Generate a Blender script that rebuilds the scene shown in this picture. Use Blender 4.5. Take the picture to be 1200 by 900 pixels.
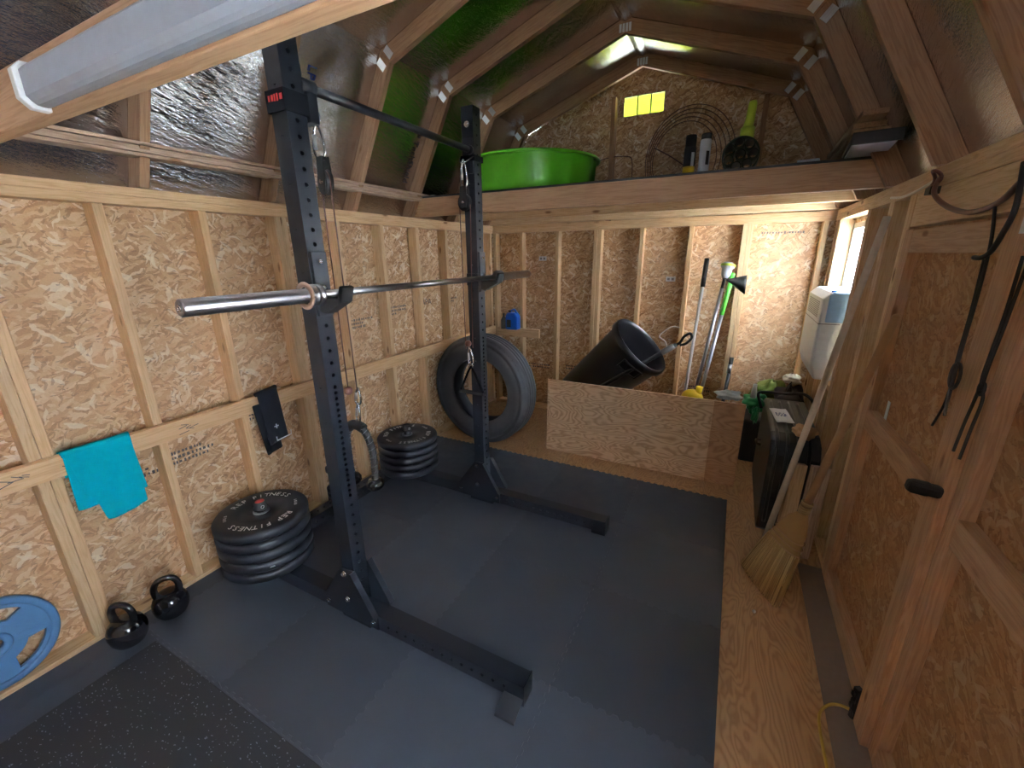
import bpy, bmesh, math, random
from mathutils import Vector, Matrix, Quaternion
random.seed(7)
S = bpy.context.scene
for o in list(bpy.data.objects): bpy.data.objects.remove(o)
PI = math.pi
COL = S.collection

# ------------------------------------------------------------------ camera
cam = bpy.data.cameras.new('camera'); co = bpy.data.objects.new('camera', cam); COL.objects.link(co)
CP = Vector((2.41237, 0.17751, 1.70357))
rt = Vector((0.88869385, 0.45837356, -0.01081284)); up = Vector((-0.12501215, 0.26492803, 0.95613027)); fw = Vector((-0.44112946, 0.84835536, -0.29274217))
co.matrix_world = Matrix(((rt.x, up.x, -fw.x, CP.x), (rt.y, up.y, -fw.y, CP.y), (rt.z, up.z, -fw.z, CP.z), (0, 0, 0, 1)))
cam.sensor_fit = 'HORIZONTAL'; cam.sensor_width = 36; cam.lens = 14.7756; cam.clip_start = .02
S.camera = co

# ------------------------------------------------------------------ light and exposure
S.view_settings.view_transform = 'Standard'; S.view_settings.look = 'None'
S.view_settings.gamma = 1; S.view_settings.use_curve_mapping = False
S.view_settings.exposure = 0.68
wld = bpy.data.worlds.new('sky'); S.world = wld; wld.use_nodes = True
wn = wld.node_tree.nodes; wl = wld.node_tree.links
bg = wn['Background']; bg.inputs[0].default_value = (.79, .87, 1, 1); bg.inputs[1].default_value = 62.0

def portal(loc, sx, sy, rot):
    l = bpy.data.lights.new('daylight_portal', 'AREA'); l.shape = 'RECTANGLE'; l.size = sx; l.size_y = sy
    l.cycles.is_portal = True
    o = bpy.data.objects.new('daylight_portal', l); o.location = loc; o.rotation_euler = rot; COL.objects.link(o)
portal((3.20, 3.80, 1.38), 1.15, .8, (0, PI/2, 0))      # back window, light travels to -x
portal((3.20, .12, 1.38), 1.15, .8, (0, PI/2, 0))       # added unseen window beside the camera

sun = bpy.data.lights.new('sun', 'SUN'); sun.energy = 45; sun.angle = .01; sun.color = (1, .96, .90)
so = bpy.data.objects.new('sun', sun); so.rotation_euler = Vector((-.18, .52, .84)).to_track_quat('Z', 'Y').to_euler(); COL.objects.link(so)

# ------------------------------------------------------------------ sizes
W = 3.046; L = 4.404; HP = 1.932; PT = 2.008; F0 = -1.3      # width, back wall stud face, plate bottom, plate top, front wall

# ------------------------------------------------------------------ node helpers
class NT:
    def __init__(s, name):
        s.m = bpy.data.materials.new(name); s.m.use_nodes = True
        s.n = s.m.node_tree.nodes; s.l = s.m.node_tree.links
        s.b = s.n['Principled BSDF']; s.out = s.n['Material Output']
    def N(s, t, **k):
        q = s.n.new(t)
        for a, v in k.items(): setattr(q, a, v)
        return q
    def L(s, a, b): s.l.new(a, b)
    def val(s, node, idx, v): node.inputs[idx].default_value = v
    def mul(s, vec, sc):
        q = s.N('ShaderNodeVectorMath', operation='MULTIPLY'); s.L(vec, q.inputs[0]); q.inputs[1].default_value = sc; return q.outputs[0]
    def add(s, a, b):
        q = s.N('ShaderNodeVectorMath', operation='ADD'); s.L(a, q.inputs[0])
        if hasattr(b, 'is_output'): s.L(b, q.inputs[1])
        else: q.inputs[1].default_value = b
        return q.outputs[0]
    def rot(s, vec, ang, axis=(0, 0, 1)):
        q = s.N('ShaderNodeVectorRotate'); s.L(vec, q.inputs['Vector']); q.inputs['Axis'].default_value = axis; q.inputs['Angle'].default_value = ang; return q.outputs[0]
    def math(s, op, a, b=None, c=None):
        q = s.N('ShaderNodeMath', operation=op)
        for i, v in enumerate((a, b, c)):
            if v is None: continue
            if hasattr(v, 'is_output'): s.L(v, q.inputs[i])
            else: q.inputs[i].default_value = v
        return q.outputs[0]
    def noise(s, vec, sc, det=2, rough=.5, dist=0, out='Fac'):
        q = s.N('ShaderNodeTexNoise'); s.L(vec, q.inputs['Vector']); q.inputs['Scale'].default_value = sc; q.inputs['Detail'].default_value = det
        q.inputs['Roughness'].default_value = rough; q.inputs['Distortion'].default_value = dist; return q.outputs[out]
    def ramp(s, fac, pts, interp='LINEAR'):
        q = s.N('ShaderNodeValToRGB'); s.L(fac, q.inputs[0]); cr = q.color_ramp; cr.interpolation = interp
        while len(cr.elements) < len(pts): cr.elements.new(.5)
        for e, (p, c) in zip(cr.elements, pts): e.position = p; e.color = (*c, 1) if len(c) == 3 else c
        return q.outputs[0]
    def mix(s, f, a, b, mode='MIX'):
        q = s.N('ShaderNodeMix', data_type='RGBA', blend_type=mode)
        for i, v in ((0, f), (6, a), (7, b)):
            if hasattr(v, 'is_output'): s.L(v, q.inputs[i])
            else: q.inputs[i].default_value = v if i == 0 else (*v, 1)
        return q.outputs[2]
    def bump(s, h, strength, dist=.002):
        q = s.N('ShaderNodeBump'); s.L(h, q.inputs['Height']); q.inputs['Strength'].default_value = strength; q.inputs['Distance'].default_value = dist
        s.L(q.outputs[0], s.b.inputs['Normal'])
    def obj(s):
        return s.N('ShaderNodeTexCoord').outputs['Object']
    def rnd(s):
        return s.N('ShaderNodeObjectInfo').outputs['Random']

def plain(name, col, rough=.5, metal=0, spec=None, **k):
    t = NT(name); b = t.b
    b.inputs['Base Color'].default_value = (*col, 1); b.inputs['Roughness'].default_value = rough; b.inputs['Metallic'].default_value = metal
    if spec is not None: b.inputs['Specular IOR Level'].default_value = spec
    for a, v in k.items(): b.inputs[a.replace('_', ' ')].default_value = v
    o = t.obj(); f = t.noise(o, 40, 3); c = t.mix(f, tuple(x*.9 for x in col), tuple(min(1, x*1.1) for x in col))
    t.L(c, b.inputs['Base Color'])
    return t.m

def osb(name, axis, tint=(1, 1, 1), flat=0):
    t = NT(name); o = t.obj(); sp = t.N('ShaderNodeSeparateXYZ'); t.L(o, sp.inputs[0]); cb = t.N('ShaderNodeCombineXYZ')
    a, b = {'x': (1, 2), 'y': (0, 2), 'z': (0, 1)}[axis]
    t.L(sp.outputs[a], cb.inputs[0]); t.L(sp.outputs[b], cb.inputs[1])
    v = cb.outputs[0]
    nz = t.noise(v, 7, 2, out='Color'); wv = t.add(v, t.mul(t.add(nz, (-.5, -.5, -.5)), (.07, .07, 0)))
    nz2 = t.noise(v, 28, 2, out='Color'); wv = t.add(wv, t.mul(t.add(nz2, (-.5, -.5, -.5)), (.022, .022, 0)))
    val = None
    for i, (ang, sx, sy) in enumerate([(.35, 15, 62), (1.35, 19, 78), (-.75, 13, 70), (2.2, 20, 66), (-.1, 16, 90), (.9, 22, 100), (2.7, 17, 75)]):
        q = t.mul(t.rot(t.add(wv, (3.7*i, 1.3*i, 0)), ang), (sx, sy, 0))
        vo = t.N('ShaderNodeTexVoronoi', voronoi_dimensions='2D'); t.L(q, vo.inputs['Vector']); vo.inputs['Scale'].default_value = 1
        s2 = t.N('ShaderNodeSeparateColor'); t.L(vo.outputs['Color'], s2.inputs[0])
        if val is None: val = s2.outputs[0]
        else:
            g = t.math('GREATER_THAN', s2.outputs[1], .62); g2 = t.math('SUBTRACT', 1.0, g)
            val = t.math('ADD', t.math('MULTIPLY', val, g2), t.math('MULTIPLY', s2.outputs[0], g))
    fib = t.noise(t.rot(t.mul(v, (1, 1, 0)), .4), 160, 2)
    big = t.noise(v, 2.5, 2)
    f = t.math('ADD', t.math('MULTIPLY', val, .60), t.math('ADD', t.math('MULTIPLY', fib, .34), t.math('MULTIPLY', big, .14)))
    c = t.ramp(f, [(.10, (.24, .12, .055)), (.30, (.41, .235, .12)), (.54, (.56, .355, .195)), (.76, (.67, .48, .30)), (1, (.82, .69, .51))])
    for i, (ang, sx, sy, th_, colr) in enumerate(((.6, 20, 62, .955, (.86, .76, .60)), (-.9, 34, 150, .945, (.26, .13, .06)), (1.9, 18, 75, .955, (.84, .73, .56)), (.1, 60, 200, .965, (.18, .09, .05)))):
        q = t.mul(t.rot(t.add(wv, (9.1+2.7*i, 4.3*i, 0)), ang), (sx, sy, 0)); vo = t.N('ShaderNodeTexVoronoi', voronoi_dimensions='2D'); t.L(q, vo.inputs['Vector']); vo.inputs['Scale'].default_value = 1
        s2 = t.N('ShaderNodeSeparateColor'); t.L(vo.outputs['Color'], s2.inputs[0])
        c = t.mix(t.math('MULTIPLY', t.math('GREATER_THAN', s2.outputs[2], th_), .6), c, colr)
    if flat: c = t.mix(flat, c, (.52, .34, .20))
    c = t.mix(1, c, tint, 'MULTIPLY')
    t.L(c, t.b.inputs['Base Color']); t.b.inputs['Roughness'].default_value = .7; t.b.inputs['Specular IOR Level'].default_value = .25
    t.bump(f, .35, .002)
    return t.m

def pine(name, base=(.74, .57, .38), dark=(.58, .39, .225), rough=.6):
    t = NT(name); o = t.obj(); r = t.rnd()
    cb = t.N('ShaderNodeCombineXYZ'); t.L(t.math('MULTIPLY', r, 31.0), cb.inputs[0]); t.L(t.math('MULTIPLY', r, 7.7), cb.inputs[1]); t.L(t.math('MULTIPLY', r, 3.1), cb.inputs[2])
    v = t.add(o, cb.outputs[0])
    warp = t.add(v, t.mul(t.add(t.noise(v, 3, 2, out='Color'), (-.5, -.5, -.5)), (.0, .03, .03)))
    n = t.noise(t.mul(warp, (1.2, 26, 26)), 1.6, 3, .6)
    ringw = t.math('SINE', t.math('MULTIPLY', n, 34.0)); ringw = t.math('MULTIPLY_ADD', ringw, .5, .5)
    fine = t.noise(t.mul(v, (5, 220, 220)), 1, 2)
    f = t.math('ADD', t.math('MULTIPLY', ringw, .55), t.math('MULTIPLY', fine, .45))
    c = t.ramp(f, [(.1, base), (.6, tuple((a*.6+b*.4) for a, b in zip(base, dark))), (.95, dark)])
    vo = t.N('ShaderNodeTexVoronoi'); t.L(t.mul(v, (3.2, 9, 9)), vo.inputs['Vector']); vo.inputs['Scale'].default_value = 1; vo.inputs['Randomness'].default_value = 1
    k = t.ramp(vo.outputs['Distance'], [(.0, (1, 1, 1)), (.07, (.8, .8, .8)), (.13, (0, 0, 0))])
    kk = t.N('ShaderNodeRGBToBW'); t.L(k, kk.inputs[0])
    c = t.mix(kk.outputs[0], c, (.22, .10, .045))
    tone = t.ramp(r, [(0, (.86, .84, .80)), (.5, (1, 1, 1)), (1, (1, .93, .86))])
    c = t.mix(1, c, tone, 'MULTIPLY')
    t.L(c, t.b.inputs['Base Color']); t.b.inputs['Roughness'].default_value = rough; t.b.inputs['Specular IOR Level'].default_value = .3
    t.bump(f, .15, .001)
    return t.m

def plywood(name, axis='z', base=(.68, .47, .27), dark=(.42, .23, .10), along=0):
    # rotary cut veneer: broad cathedral contours
    t = NT(name); o = t.obj(); v = o
    sc = {'z': (.55, 2.2, 1) if along else (3.6, 1.1, 1), 'y': (1.1, 1, 3.6)}[axis]
    q = t.mul(v, sc)
    n = t.noise(q, 1.5, 3, .45, .4)
    w = t.math('MULTIPLY_ADD', t.math('SINE', t.math('MULTIPLY', n, 150.0)), .5, .5)
    w = t.math('POWER', w, 1.6)
    fine = t.noise(t.mul(v, {'z': (160, 6, 160) if not along else (6, 160, 160), 'y': (5, 160, 160)}[axis]), 1, 3)
    blot = t.noise(v, 5, 3)
    f = t.math('ADD', t.math('MULTIPLY', w, .5), t.math('ADD', t.math('MULTIPLY', fine, .35), t.math('MULTIPLY', blot, .2)))
    c = t.ramp(f, [(.2, base), (.55, tuple((a*.6+b*.4) for a, b in zip(base, dark))), (.95, dark)])
    vo = t.N('ShaderNodeTexVoronoi'); t.L(t.mul(v, (1.7, 1.7, 1.7)), vo.inputs['Vector']); vo.inputs['Scale'].default_value = 1
    k = t.ramp(vo.outputs['Distance'], [(.0, (1, 1, 1)), (.03, (.8, .8, .8)), (.05, (0, 0, 0))]); kk = t.N('ShaderNodeRGBToBW'); t.L(k, kk.inputs[0])
    c = t.mix(kk.outputs[0], c, (.20, .09, .04))
    t.L(c, t.b.inputs['Base Color']); t.b.inputs['Roughness'].default_value = .6; t.b.inputs['Specular IOR Level'].default_value = .3
    t.bump(f, .15, .001)
    return t.m

def foil(name):
    t = NT(name); o = t.obj(); b = t.b
    b.inputs['Metallic'].default_value = 1; b.inputs['Base Color'].default_value = (.64, .64, .67, 1)
    n1 = t.noise(t.mul(o, (1, .5, 1)), 3, 1, .4); n2 = t.noise(t.mul(t.rot(o, .25, (1, 0, 0)), (14, 2.5, 14)), 3, 4, .7); n3 = t.noise(o, 3, 2)
    f = t.math('ADD', t.math('MULTIPLY', n1, .15), t.math('ADD', t.math('MULTIPLY', n2, .3), t.math('MULTIPLY', n3, .05)))
    t.L(t.ramp(n3, [(.3, (.12, .12, .12)), (.7, (.22, .22, .22))]), b.inputs['Roughness'])
    sp = t.N('ShaderNodeSeparateXYZ'); t.L(o, sp.inputs[0])
    bow = t.math('SINE', t.math('MULTIPLY_ADD', sp.outputs[1], 2*PI/.6035, 2.6))
    h = t.math('ADD', t.math('MULTIPLY', n2, .0065), t.math('ADD', t.math('MULTIPLY', bow, .0062), t.math('MULTIPLY', n1, .006)))
    t.bump(h, 1.0, 1.0)
    return t.m

def foam(name):
    t = NT(name); o = t.obj(); b = t.b
    f = t.noise(o, 420, 2); big = t.noise(o, 3.5, 3); sm = t.noise(o, 14, 3)
    c = t.mix(t.math('ADD', t.math('MULTIPLY', big, .7), t.math('MULTIPLY', sm, .3)), (.024, .030, .041), (.054, .065, .084))
    tone = t.ramp(t.rnd(), [(0, (.78, .78, .80)), (1, (1.25, 1.25, 1.25))])
    c = t.mix(1, c, tone, 'MULTIPLY'); t.L(c, b.inputs['Base Color'])
    t.L(t.ramp(sm, [(.3, (.42, .42, .42)), (.7, (.56, .56, .56))]), b.inputs['Roughness']); b.inputs['Specular IOR Level'].default_value = .55
    t.bump(f, .4, .001)
    return t.m

def speckle(name):
    t = NT(name); o = t.obj(); b = t.b
    w = t.add(o, t.mul(t.add(t.noise(o, 50, 2, out='Color'), (-.5, -.5, -.5)), (.02, .02, 0)))
    vo = t.N('ShaderNodeTexVoronoi'); t.L(t.mul(w, (.7, 1.5, 1)), vo.inputs['Vector']); vo.inputs['Scale'].default_value = 100
    s2 = t.N('ShaderNodeSeparateColor'); t.L(vo.outputs['Color'], s2.inputs[0])
    m = t.math('MULTIPLY', t.math('LESS_THAN', vo.outputs['Distance'], .24), t.math('GREATER_THAN', s2.outputs[0], .66))
    c = t.mix(m, (.012, .013, .017), (.20, .22, .26)); t.L(c, b.inputs['Base Color']); b.inputs['Roughness'].default_value = .62
    t.bump(t.noise(o, 300, 2), .5, .001)
    return t.m

M = dict(
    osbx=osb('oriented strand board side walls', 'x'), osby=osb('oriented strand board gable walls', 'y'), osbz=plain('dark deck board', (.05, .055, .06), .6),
    osbd=osb('oriented strand board door leaves', 'x', (.78, .64, .52), .45),
    pine=pine('pine lumber', (.72, .52, .32), (.55, .35, .18)), pine_dark=pine('darker lumber', (.38, .235, .14), (.26, .14, .08)), pine_door=pine('door lumber', (.56, .36, .22), (.40, .23, .13)), pine_grey=pine('weathered trim boards', (.60, .45, .35), (.34, .22, .16)),  # pine_dark is the same grain in a darker tone
    ply=plywood('plywood floor', 'z', (.56, .345, .18), (.36, .195, .095)), plyy=plywood('plywood board', 'y', (.73, .53, .34), (.40, .23, .125)), plydark=plywood('reddish plywood board', 'y', (.50, .30, .17), (.30, .16, .08)),
    foil=foil('radiant barrier foil'), foam=foam('grey foam tile'), speck=speckle('speckled rubber'),
    steel=plain('black powder coated steel', (.009, .0115, .017), .38, .0, .42), bolt=plain('zinc bolt', (.55, .57, .60), .25, 1),
    chrome=plain('brushed chrome', (.50, .50, .52), .30, 1), sleeve=plain('satin sleeve steel', (.36, .35, .38), .28, 1),
    rubber=plain('black bumper rubber', (.008, .010, .014), .50, 0, .4), tyre=plain('worn tyre rubber', (.075, .080, .090), .62, 0, .4),
    kb=plain('glossy black enamel', (.005, .005, .007), .10, 0, .4), white=plain('white paint', (.8, .8, .8), .5),
    blackp=plain('black plastic', (.014, .014, .016), .32), blackm=plain('matte black plastic', (.012, .012, .013), .6), blue=plain('blue powder coat', (.06, .16, .31), .45),
    teal=plain('turquoise towelling', (.0, .34, .44), .95, 0, .1), cloth=plain('black webbing', (.006, .007, .010), .95, 0, .15), greenp=plain('green pool plastic', (.10, .42, .015), .35),
    whitep=plain('white plastic', (.72, .76, .80), .35), lens=plain('milky lamp diffuser', (.30, .33, .40), .35), straw=None,
    cord=plain('brown cable jacket', (.10, .035, .025), .45), cordw=plain('white cable jacket', (.7, .62, .5), .45), yellow=plain('yellow cord jacket', (.60, .40, .07), .5),
    bluep=plain('blue plastic', (.01, .13, .55), .3), lime=plain('lime plastic', (.45, .60, .04), .4), greeng=plain('green grip', (.10, .62, .06), .45),
    yellp=plain('yellow plastic', (.85, .62, .02), .4), paper=plain('white paper', (.75, .77, .82), .6), bagw=plain('white bag film', (.62, .72, .78), .3), bagg=plain('green bag film', (.05, .40, .15), .3),
    tan=plain('tan leather', (.42, .25, .13), .7), ash=plain('pale ash handle', (.66, .58, .47), .55), grey=plain('grey metal', (.25, .26, .28), .4, .6),
    red=plain('red print', (.5, .03, .03), .5), stamp=plain('dark ink', (.05, .04, .05), .7), inkb=plain('navy ink', (.03, .06, .25), .6), cork=plain('pale pink wood', (.45, .29, .22), .6),
    galv=plain('galvanised plate', (.68, .70, .72), .32, 1), alu=plain('aluminium shaft', (.42, .45, .52), .35, .8), grass=plain('pale gravel yard', (.46, .46, .42), .9), dust=plain('grey threshold', (.25, .19, .15), .75),
    skyp=plain('plastic with sky tint', (.30, .52, .80), .35), olive=plain('olive cloth', (.20, .24, .06), .9), tubes=plain('black tube plastic', (.025, .045, .025), .3), frame=plain('white window frame', (.75, .76, .72), .5), steelg=plain('brushed grey strip', (.5, .52, .54), .35, .8))
t = NT('broom straw'); g_ = t.N('ShaderNodeNewGeometry'); t.L(t.ramp(g_.outputs['Random Per Island'], [(0, (.20, .115, .045)), (.4, (.40, .25, .10)), (1, (.58, .40, .19))]), t.b.inputs['Base Color']); t.b.inputs['Roughness'].default_value = .8; M['straw'] = t.m
t = NT('window glass'); t.b.inputs['Base Color'].default_value = (.98, 1, 1, 1); t.b.inputs['Roughness'].default_value = .0; t.b.inputs['Transmission Weight'].default_value = 1; t.b.inputs['IOR'].default_value = 1.02; M['glass'] = t.m
t = NT('translucent vent plastic with foliage tint'); tr = t.N('ShaderNodeBsdfTranslucent'); tr.inputs[0].default_value = (.52, .55, .15, 1); di = t.N('ShaderNodeBsdfDiffuse'); di.inputs[0].default_value = (.45, .48, .14, 1); mx = t.N('ShaderNodeMixShader'); mx.inputs[0].default_value = .3  # yellow-green light of the foliage outside is put into the slat colour
t.L(tr.outputs[0], mx.inputs[1]); t.L(di.outputs[0], mx.inputs[2]); t.L(mx.outputs[0], t.out.inputs[0]); M['vent'] = t.m

# ------------------------------------------------------------------ mesh builder
def frame_of(d):
    d = Vector(d).normalized(); a = Vector((0, 0, 1)) if abs(d.z) < .9 else Vector((1, 0, 0))
    u = a.cross(d).normalized(); v = d.cross(u); return u, v, d

class MB:
    def __init__(s): s.v = []; s.f = []; s.mi = []; s.sm = []; s.c = 0
    def m(s, i): s.c = i; return s
    def _f(s, f, smooth=False): s.f.append(f); s.mi.append(s.c); s.sm.append(smooth)
    def box(s, c, d, R=None):
        c = Vector(c); n = len(s.v)
        for x in (-.5, .5):
            for y in (-.5, .5):
                for z in (-.5, .5):
                    p = Vector((x*d[0], y*d[1], z*d[2]))
                    if R is not None: p = R @ p
                    s.v.append(c+p)
        for f in ((0, 1, 3, 2), (4, 6, 7, 5), (0, 4, 5, 1), (2, 3, 7, 6), (0, 2, 6, 4), (1, 5, 7, 3)): s._f(tuple(n+i for i in f))
        return s
    def bb(s, a, b): return s.box([(x+y)/2 for x, y in zip(a, b)], [abs(y-x) for x, y in zip(a, b)])
    def rings(s, rings, cap=True, smooth=True, close=False):
        n = len(s.v); k = len(rings[0])
        for r in rings: s.v += [Vector(p) for p in r]
        m = len(rings)
        for i in range(m if close else m-1):
            for j in range(k):
                a = n+i*k+j; b = n+i*k+(j+1) % k; c = n+((i+1) % m)*k+(j+1) % k; d = n+((i+1) % m)*k+j
                s._f((a, b, c, d), smooth)
        if cap and not close:
            s._f(tuple(n+j for j in range(k))[::-1]); s._f(tuple(n+(m-1)*k+j for j in range(k)))
        return s
    def cyl(s, p0, p1, r, seg=16, r2=None, cap=True):
        p0 = Vector(p0); p1 = Vector(p1); u, v, d = frame_of(p1-p0); r2 = r if r2 is None else r2
        return s.rings([[p+(u*math.cos(2*PI*j/seg)+v*math.sin(2*PI*j/seg))*q for j in range(seg)] for p, q in ((p0, r), (p1, r2))], cap)
    def lathe(s, o, d, prof, seg=32, close=False, cap=True):
        o = Vector(o); u, v, d = frame_of(d)
        return s.rings([[o+d*h+(u*math.cos(2*PI*j/seg)+v*math.sin(2*PI*j/seg))*max(q, 1e-4) for j in range(seg)] for q, h in prof], cap and not close, True, close)
    def tube(s, pts, r, seg=8, close=False, cap=True):
        pts = [Vector(p) for p in pts]; rs = []; u = None; n = len(pts)
        for i, p in enumerate(pts):
            if close: d = pts[(i+1) % n]-pts[i-1]
            else: d = pts[min(i+1, n-1)]-pts[max(i-1, 0)]
            d = d.normalized() if d.length > 1e-9 else Vector((0, 0, 1))
            if u is None: u = frame_of(d)[0]
            u = (u-d*u.dot(d)).normalized(); v = d.cross(u)
            q = r(i/(n-1)) if callable(r) else r
            rs.append([p+(u*math.cos(2*PI*j/seg)+v*math.sin(2*PI*j/seg))*q for j in range(seg)])
        return s.rings(rs, cap, True, close)
    def sphere(s, c, r, seg=20, rg=12):
        c = Vector(c); r = (r, r, r) if not isinstance(r, tuple) else r
        return s.rings([[c+Vector((r[0]*math.sin(a)*math.cos(2*PI*j/seg), r[1]*math.sin(a)*math.sin(2*PI*j/seg), -r[2]*math.cos(a))) for j in range(seg)] for a in [max(.02, min(PI-.02, PI*i/rg)) for i in range(rg+1)]])
    def prism(s, poly, off):
        off = Vector(off); poly = [Vector(p) for p in poly]; n = len(s.v); k = len(poly)
        s.v += poly+[p+off for p in poly]
        s._f(tuple(range(n, n+k))[::-1]); s._f(tuple(range(n+k, n+2*k)))
        for j in range(k): s._f((n+j, n+(j+1) % k, n+k+(j+1) % k, n+k+j))
        return s
    def grid(s, P):
        n = len(s.v); h = len(P); w = len(P[0])
        for r in P: s.v += [Vector(p) for p in r]
        for i in range(h-1):
            for j in range(w-1): s._f((n+i*w+j, n+i*w+j+1, n+(i+1)*w+j+1, n+(i+1)*w+j), True)
        return s
    def add(s, mesh, mat):
        n = len(s.v); s.v += [mat @ q.co for q in mesh.vertices]
        for p in mesh.polygons: s._f(tuple(n+i for i in p.vertices))
        return s
    def build(s, name, mats, parent=None, bevel=0, sub=0, solid=0, M4=None, **tags):
        me = bpy.data.meshes.new(name); me.from_pydata([tuple(v) for v in s.v], [], s.f)
        if not isinstance(mats, (list, tuple)): mats = [mats]
        for m in mats: me.materials.append(M[m] if isinstance(m, str) else m)
        me.polygons.foreach_set('material_index', s.mi); me.polygons.foreach_set('use_smooth', s.sm)
        bm = bmesh.new(); bm.from_mesh(me)
        if solid == 0: bmesh.ops.recalc_face_normals(bm, faces=bm.faces)
        bm.to_mesh(me); bm.free()
        o = bpy.data.objects.new(name, me); COL.objects.link(o)
        if M4 is not None: o.matrix_world = M4
        if parent is not None:
            o.parent = parent; o.matrix_parent_inverse = Matrix.Translation(-parent.location) if parent.get('_w') else Matrix.Identity(4)
        if solid: q = o.modifiers.new('s', 'SOLIDIFY'); q.thickness = solid; q.offset = 0
        if bevel: q = o.modifiers.new('b', 'BEVEL'); q.width = bevel; q.segments = 2; q.limit_method = 'ANGLE'; q.angle_limit = .8
        if sub: q = o.modifiers.new('d', 'SUBSURF'); q.levels = sub; q.render_levels = sub
        for k, v in tags.items(): o[k] = v
        return o

def tag(o, label, cat, group=None, kind=None):
    o['label'] = label; o['category'] = cat
    if group: o['group'] = group
    if kind: o['kind'] = kind
    return o
def thing(name, label, cat, loc=(0, 0, 0), group=None, world=True):
    o = bpy.data.objects.new(name, None); COL.objects.link(o); o.location = loc; o.empty_display_size = .1
    o['_w'] = 1 if world else 0
    return tag(o, label, cat, group)
def children(o): return [c for c in bpy.data.objects if c.parent == o]
def copy_tree(o, parent=None):
    c = o.copy(); COL.objects.link(c)
    if parent is not None: c.parent = parent
    for ch in children(o):
        if ch is not c: copy_tree(ch, c)
    return c
def mat_along(p0, p1, upv):
    p0 = Vector(p0); p1 = Vector(p1); x = (p1-p0).normalized(); z = Vector(upv); z = (z-x*z.dot(x)).normalized(); y = z.cross(x)
    c = (p0+p1)/2; return Matrix(((x.x, y.x, z.x, c.x), (x.y, y.y, z.y, c.y), (x.z, y.z, z.z, c.z), (0, 0, 0, 1))), (p1-p0).length
def lumber(name, p0, p1, ty, tz, upv, mat='pine', parent=None, bevel=.003, **tags):
    """board whose length runs p0->p1; tz is its size along upv, ty its size across"""
    m4, ln = mat_along(p0, p1, upv)
    return MB().box((0, 0, 0), (ln, ty, tz)).build(name, mat, None, bevel, M4=m4, **tags) if parent is None else MB().box((0, 0, 0), (ln, ty, tz)).build(name, mat, parent, bevel, M4=m4, **tags)
def text_mesh(body, size, depth=.0005):
    c = bpy.data.curves.new('t', 'FONT'); c.body = body; c.size = size; c.extrude = depth; c.align_x = 'CENTER'; c.align_y = 'CENTER'; c.resolution_u = 2
    o = bpy.data.objects.new('t', c); COL.objects.link(o); dg = bpy.context.evaluated_depsgraph_get(); dg.update()
    me = bpy.data.meshes.new_from_object(o.evaluated_get(dg)); bpy.data.objects.remove(o); bpy.data.curves.remove(c); return me
def ring_text(mb, body, r, size, z, a0, a1, flip=False):
    n = len(body)
    for i, ch in enumerate(body):
        if ch == ' ': continue
        a = a0+(a1-a0)*i/(n-1); me = text_mesh(ch, size)
        m = Matrix.Translation((r*math.cos(a), r*math.sin(a), z)) @ Matrix.Rotation(a-PI/2+(PI if flip else 0), 4, 'Z')
        mb.add(me, m)
def catmull(P, n=8):
    P = [Vector(p) for p in P]; Q = [P[0]]+P+[P[-1]]; out = []
    for i in range(1, len(Q)-2):
        for k in range(n):
            t = k/n; a, b, c, d = Q[i-1], Q[i], Q[i+1], Q[i+2]
            out.append(.5*((2*b)+(c-a)*t+(2*a-5*b+4*c-d)*t*t+(3*b-a-3*c+d)*t**3))
    out.append(P[-1]); return out

# ================================================================== THE SHED
def struct(mb, name, mat, **k):
    o = mb.build(name, mat, **k); o['kind'] = 'structure'; return o
floor = struct(MB().bb((-.09, F0, -.02), (W+.09, L+.09, 0)), 'floor', 'ply')
struct(MB().bb((2.93, .9, 0), (3.044, 2.70, .004)), 'trim_1', 'dust', label='grey dusty threshold strip')
ground = struct(MB().bb((-8, -9, -.3), (14, 14, -.25)), 'ground', 'grass')

wl_ = struct(MB().bb((-.102, F0, 0), (-.09, L+.09, 2.03)), 'wall_left', 'osbx')
def stud_l(y, w=.038, n=1):
    for i in range(n):
        yy = y+(i-(n-1)/2)*.0385
        lumber('stud', (-.045, yy, .038), (-.045, yy, HP), .0375, .089, (1, 0, 0), parent=wl_)
for y, n in ((-.9, 1), (-.5, 1), (-.1, 1), (.27, 1), (.67, 2), (1.073, 1), (1.478, 1), (1.90, 2), (2.31, 1), (2.72, 1), (3.13, 1), (3.54, 1), (3.95, 1), (4.36, 1)): stud_l(y, n=n)
lumber('bottom_plate', (-.045, F0, .019), (-.045, L, .019), .089, .038, (0, 0, 1), parent=wl_)
lumber('top_plate', (-.045, F0, HP+.019), (-.045, L, HP+.019), .089, .038, (0, 0, 1), parent=wl_)
lumber('top_plate', (-.045, F0, HP+.057), (-.045, L+.08, HP+.057), .089, .038, (0, 0, 1), parent=wl_)

wb = struct(MB().bb((-.1, L+.09, 0), (W+.1, L+.102, 2.03)), 'wall_back', 'osby')
for x, n in ((.02, 1), (.34, 1), (.75, 1), (1.17, 2), (1.59, 1), (2.015, 1), (2.455, 2), (2.99, 1)):
    for i in range(n):
        xx = x+(i-(n-1)/2)*.0385
        lumber('stud', (xx, L+.045, .038), (xx, L+.045, HP), .0375, .089, (0, 1, 0), parent=wb)
lumber('bottom_plate', (0, L+.045, .019), (W, L+.045, .019), .089, .038, (0, 0, 1), parent=wb)
lumber('top_plate', (0, L+.045, HP+.019), (W, L+.045, HP+.019), .089, .038, (0, 0, 1), parent=wb)
lumber('top_plate', (0, L+.045, HP+.057), (W, L+.045, HP+.057), .089, .038, (0, 0, 1), parent=wb)
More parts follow.
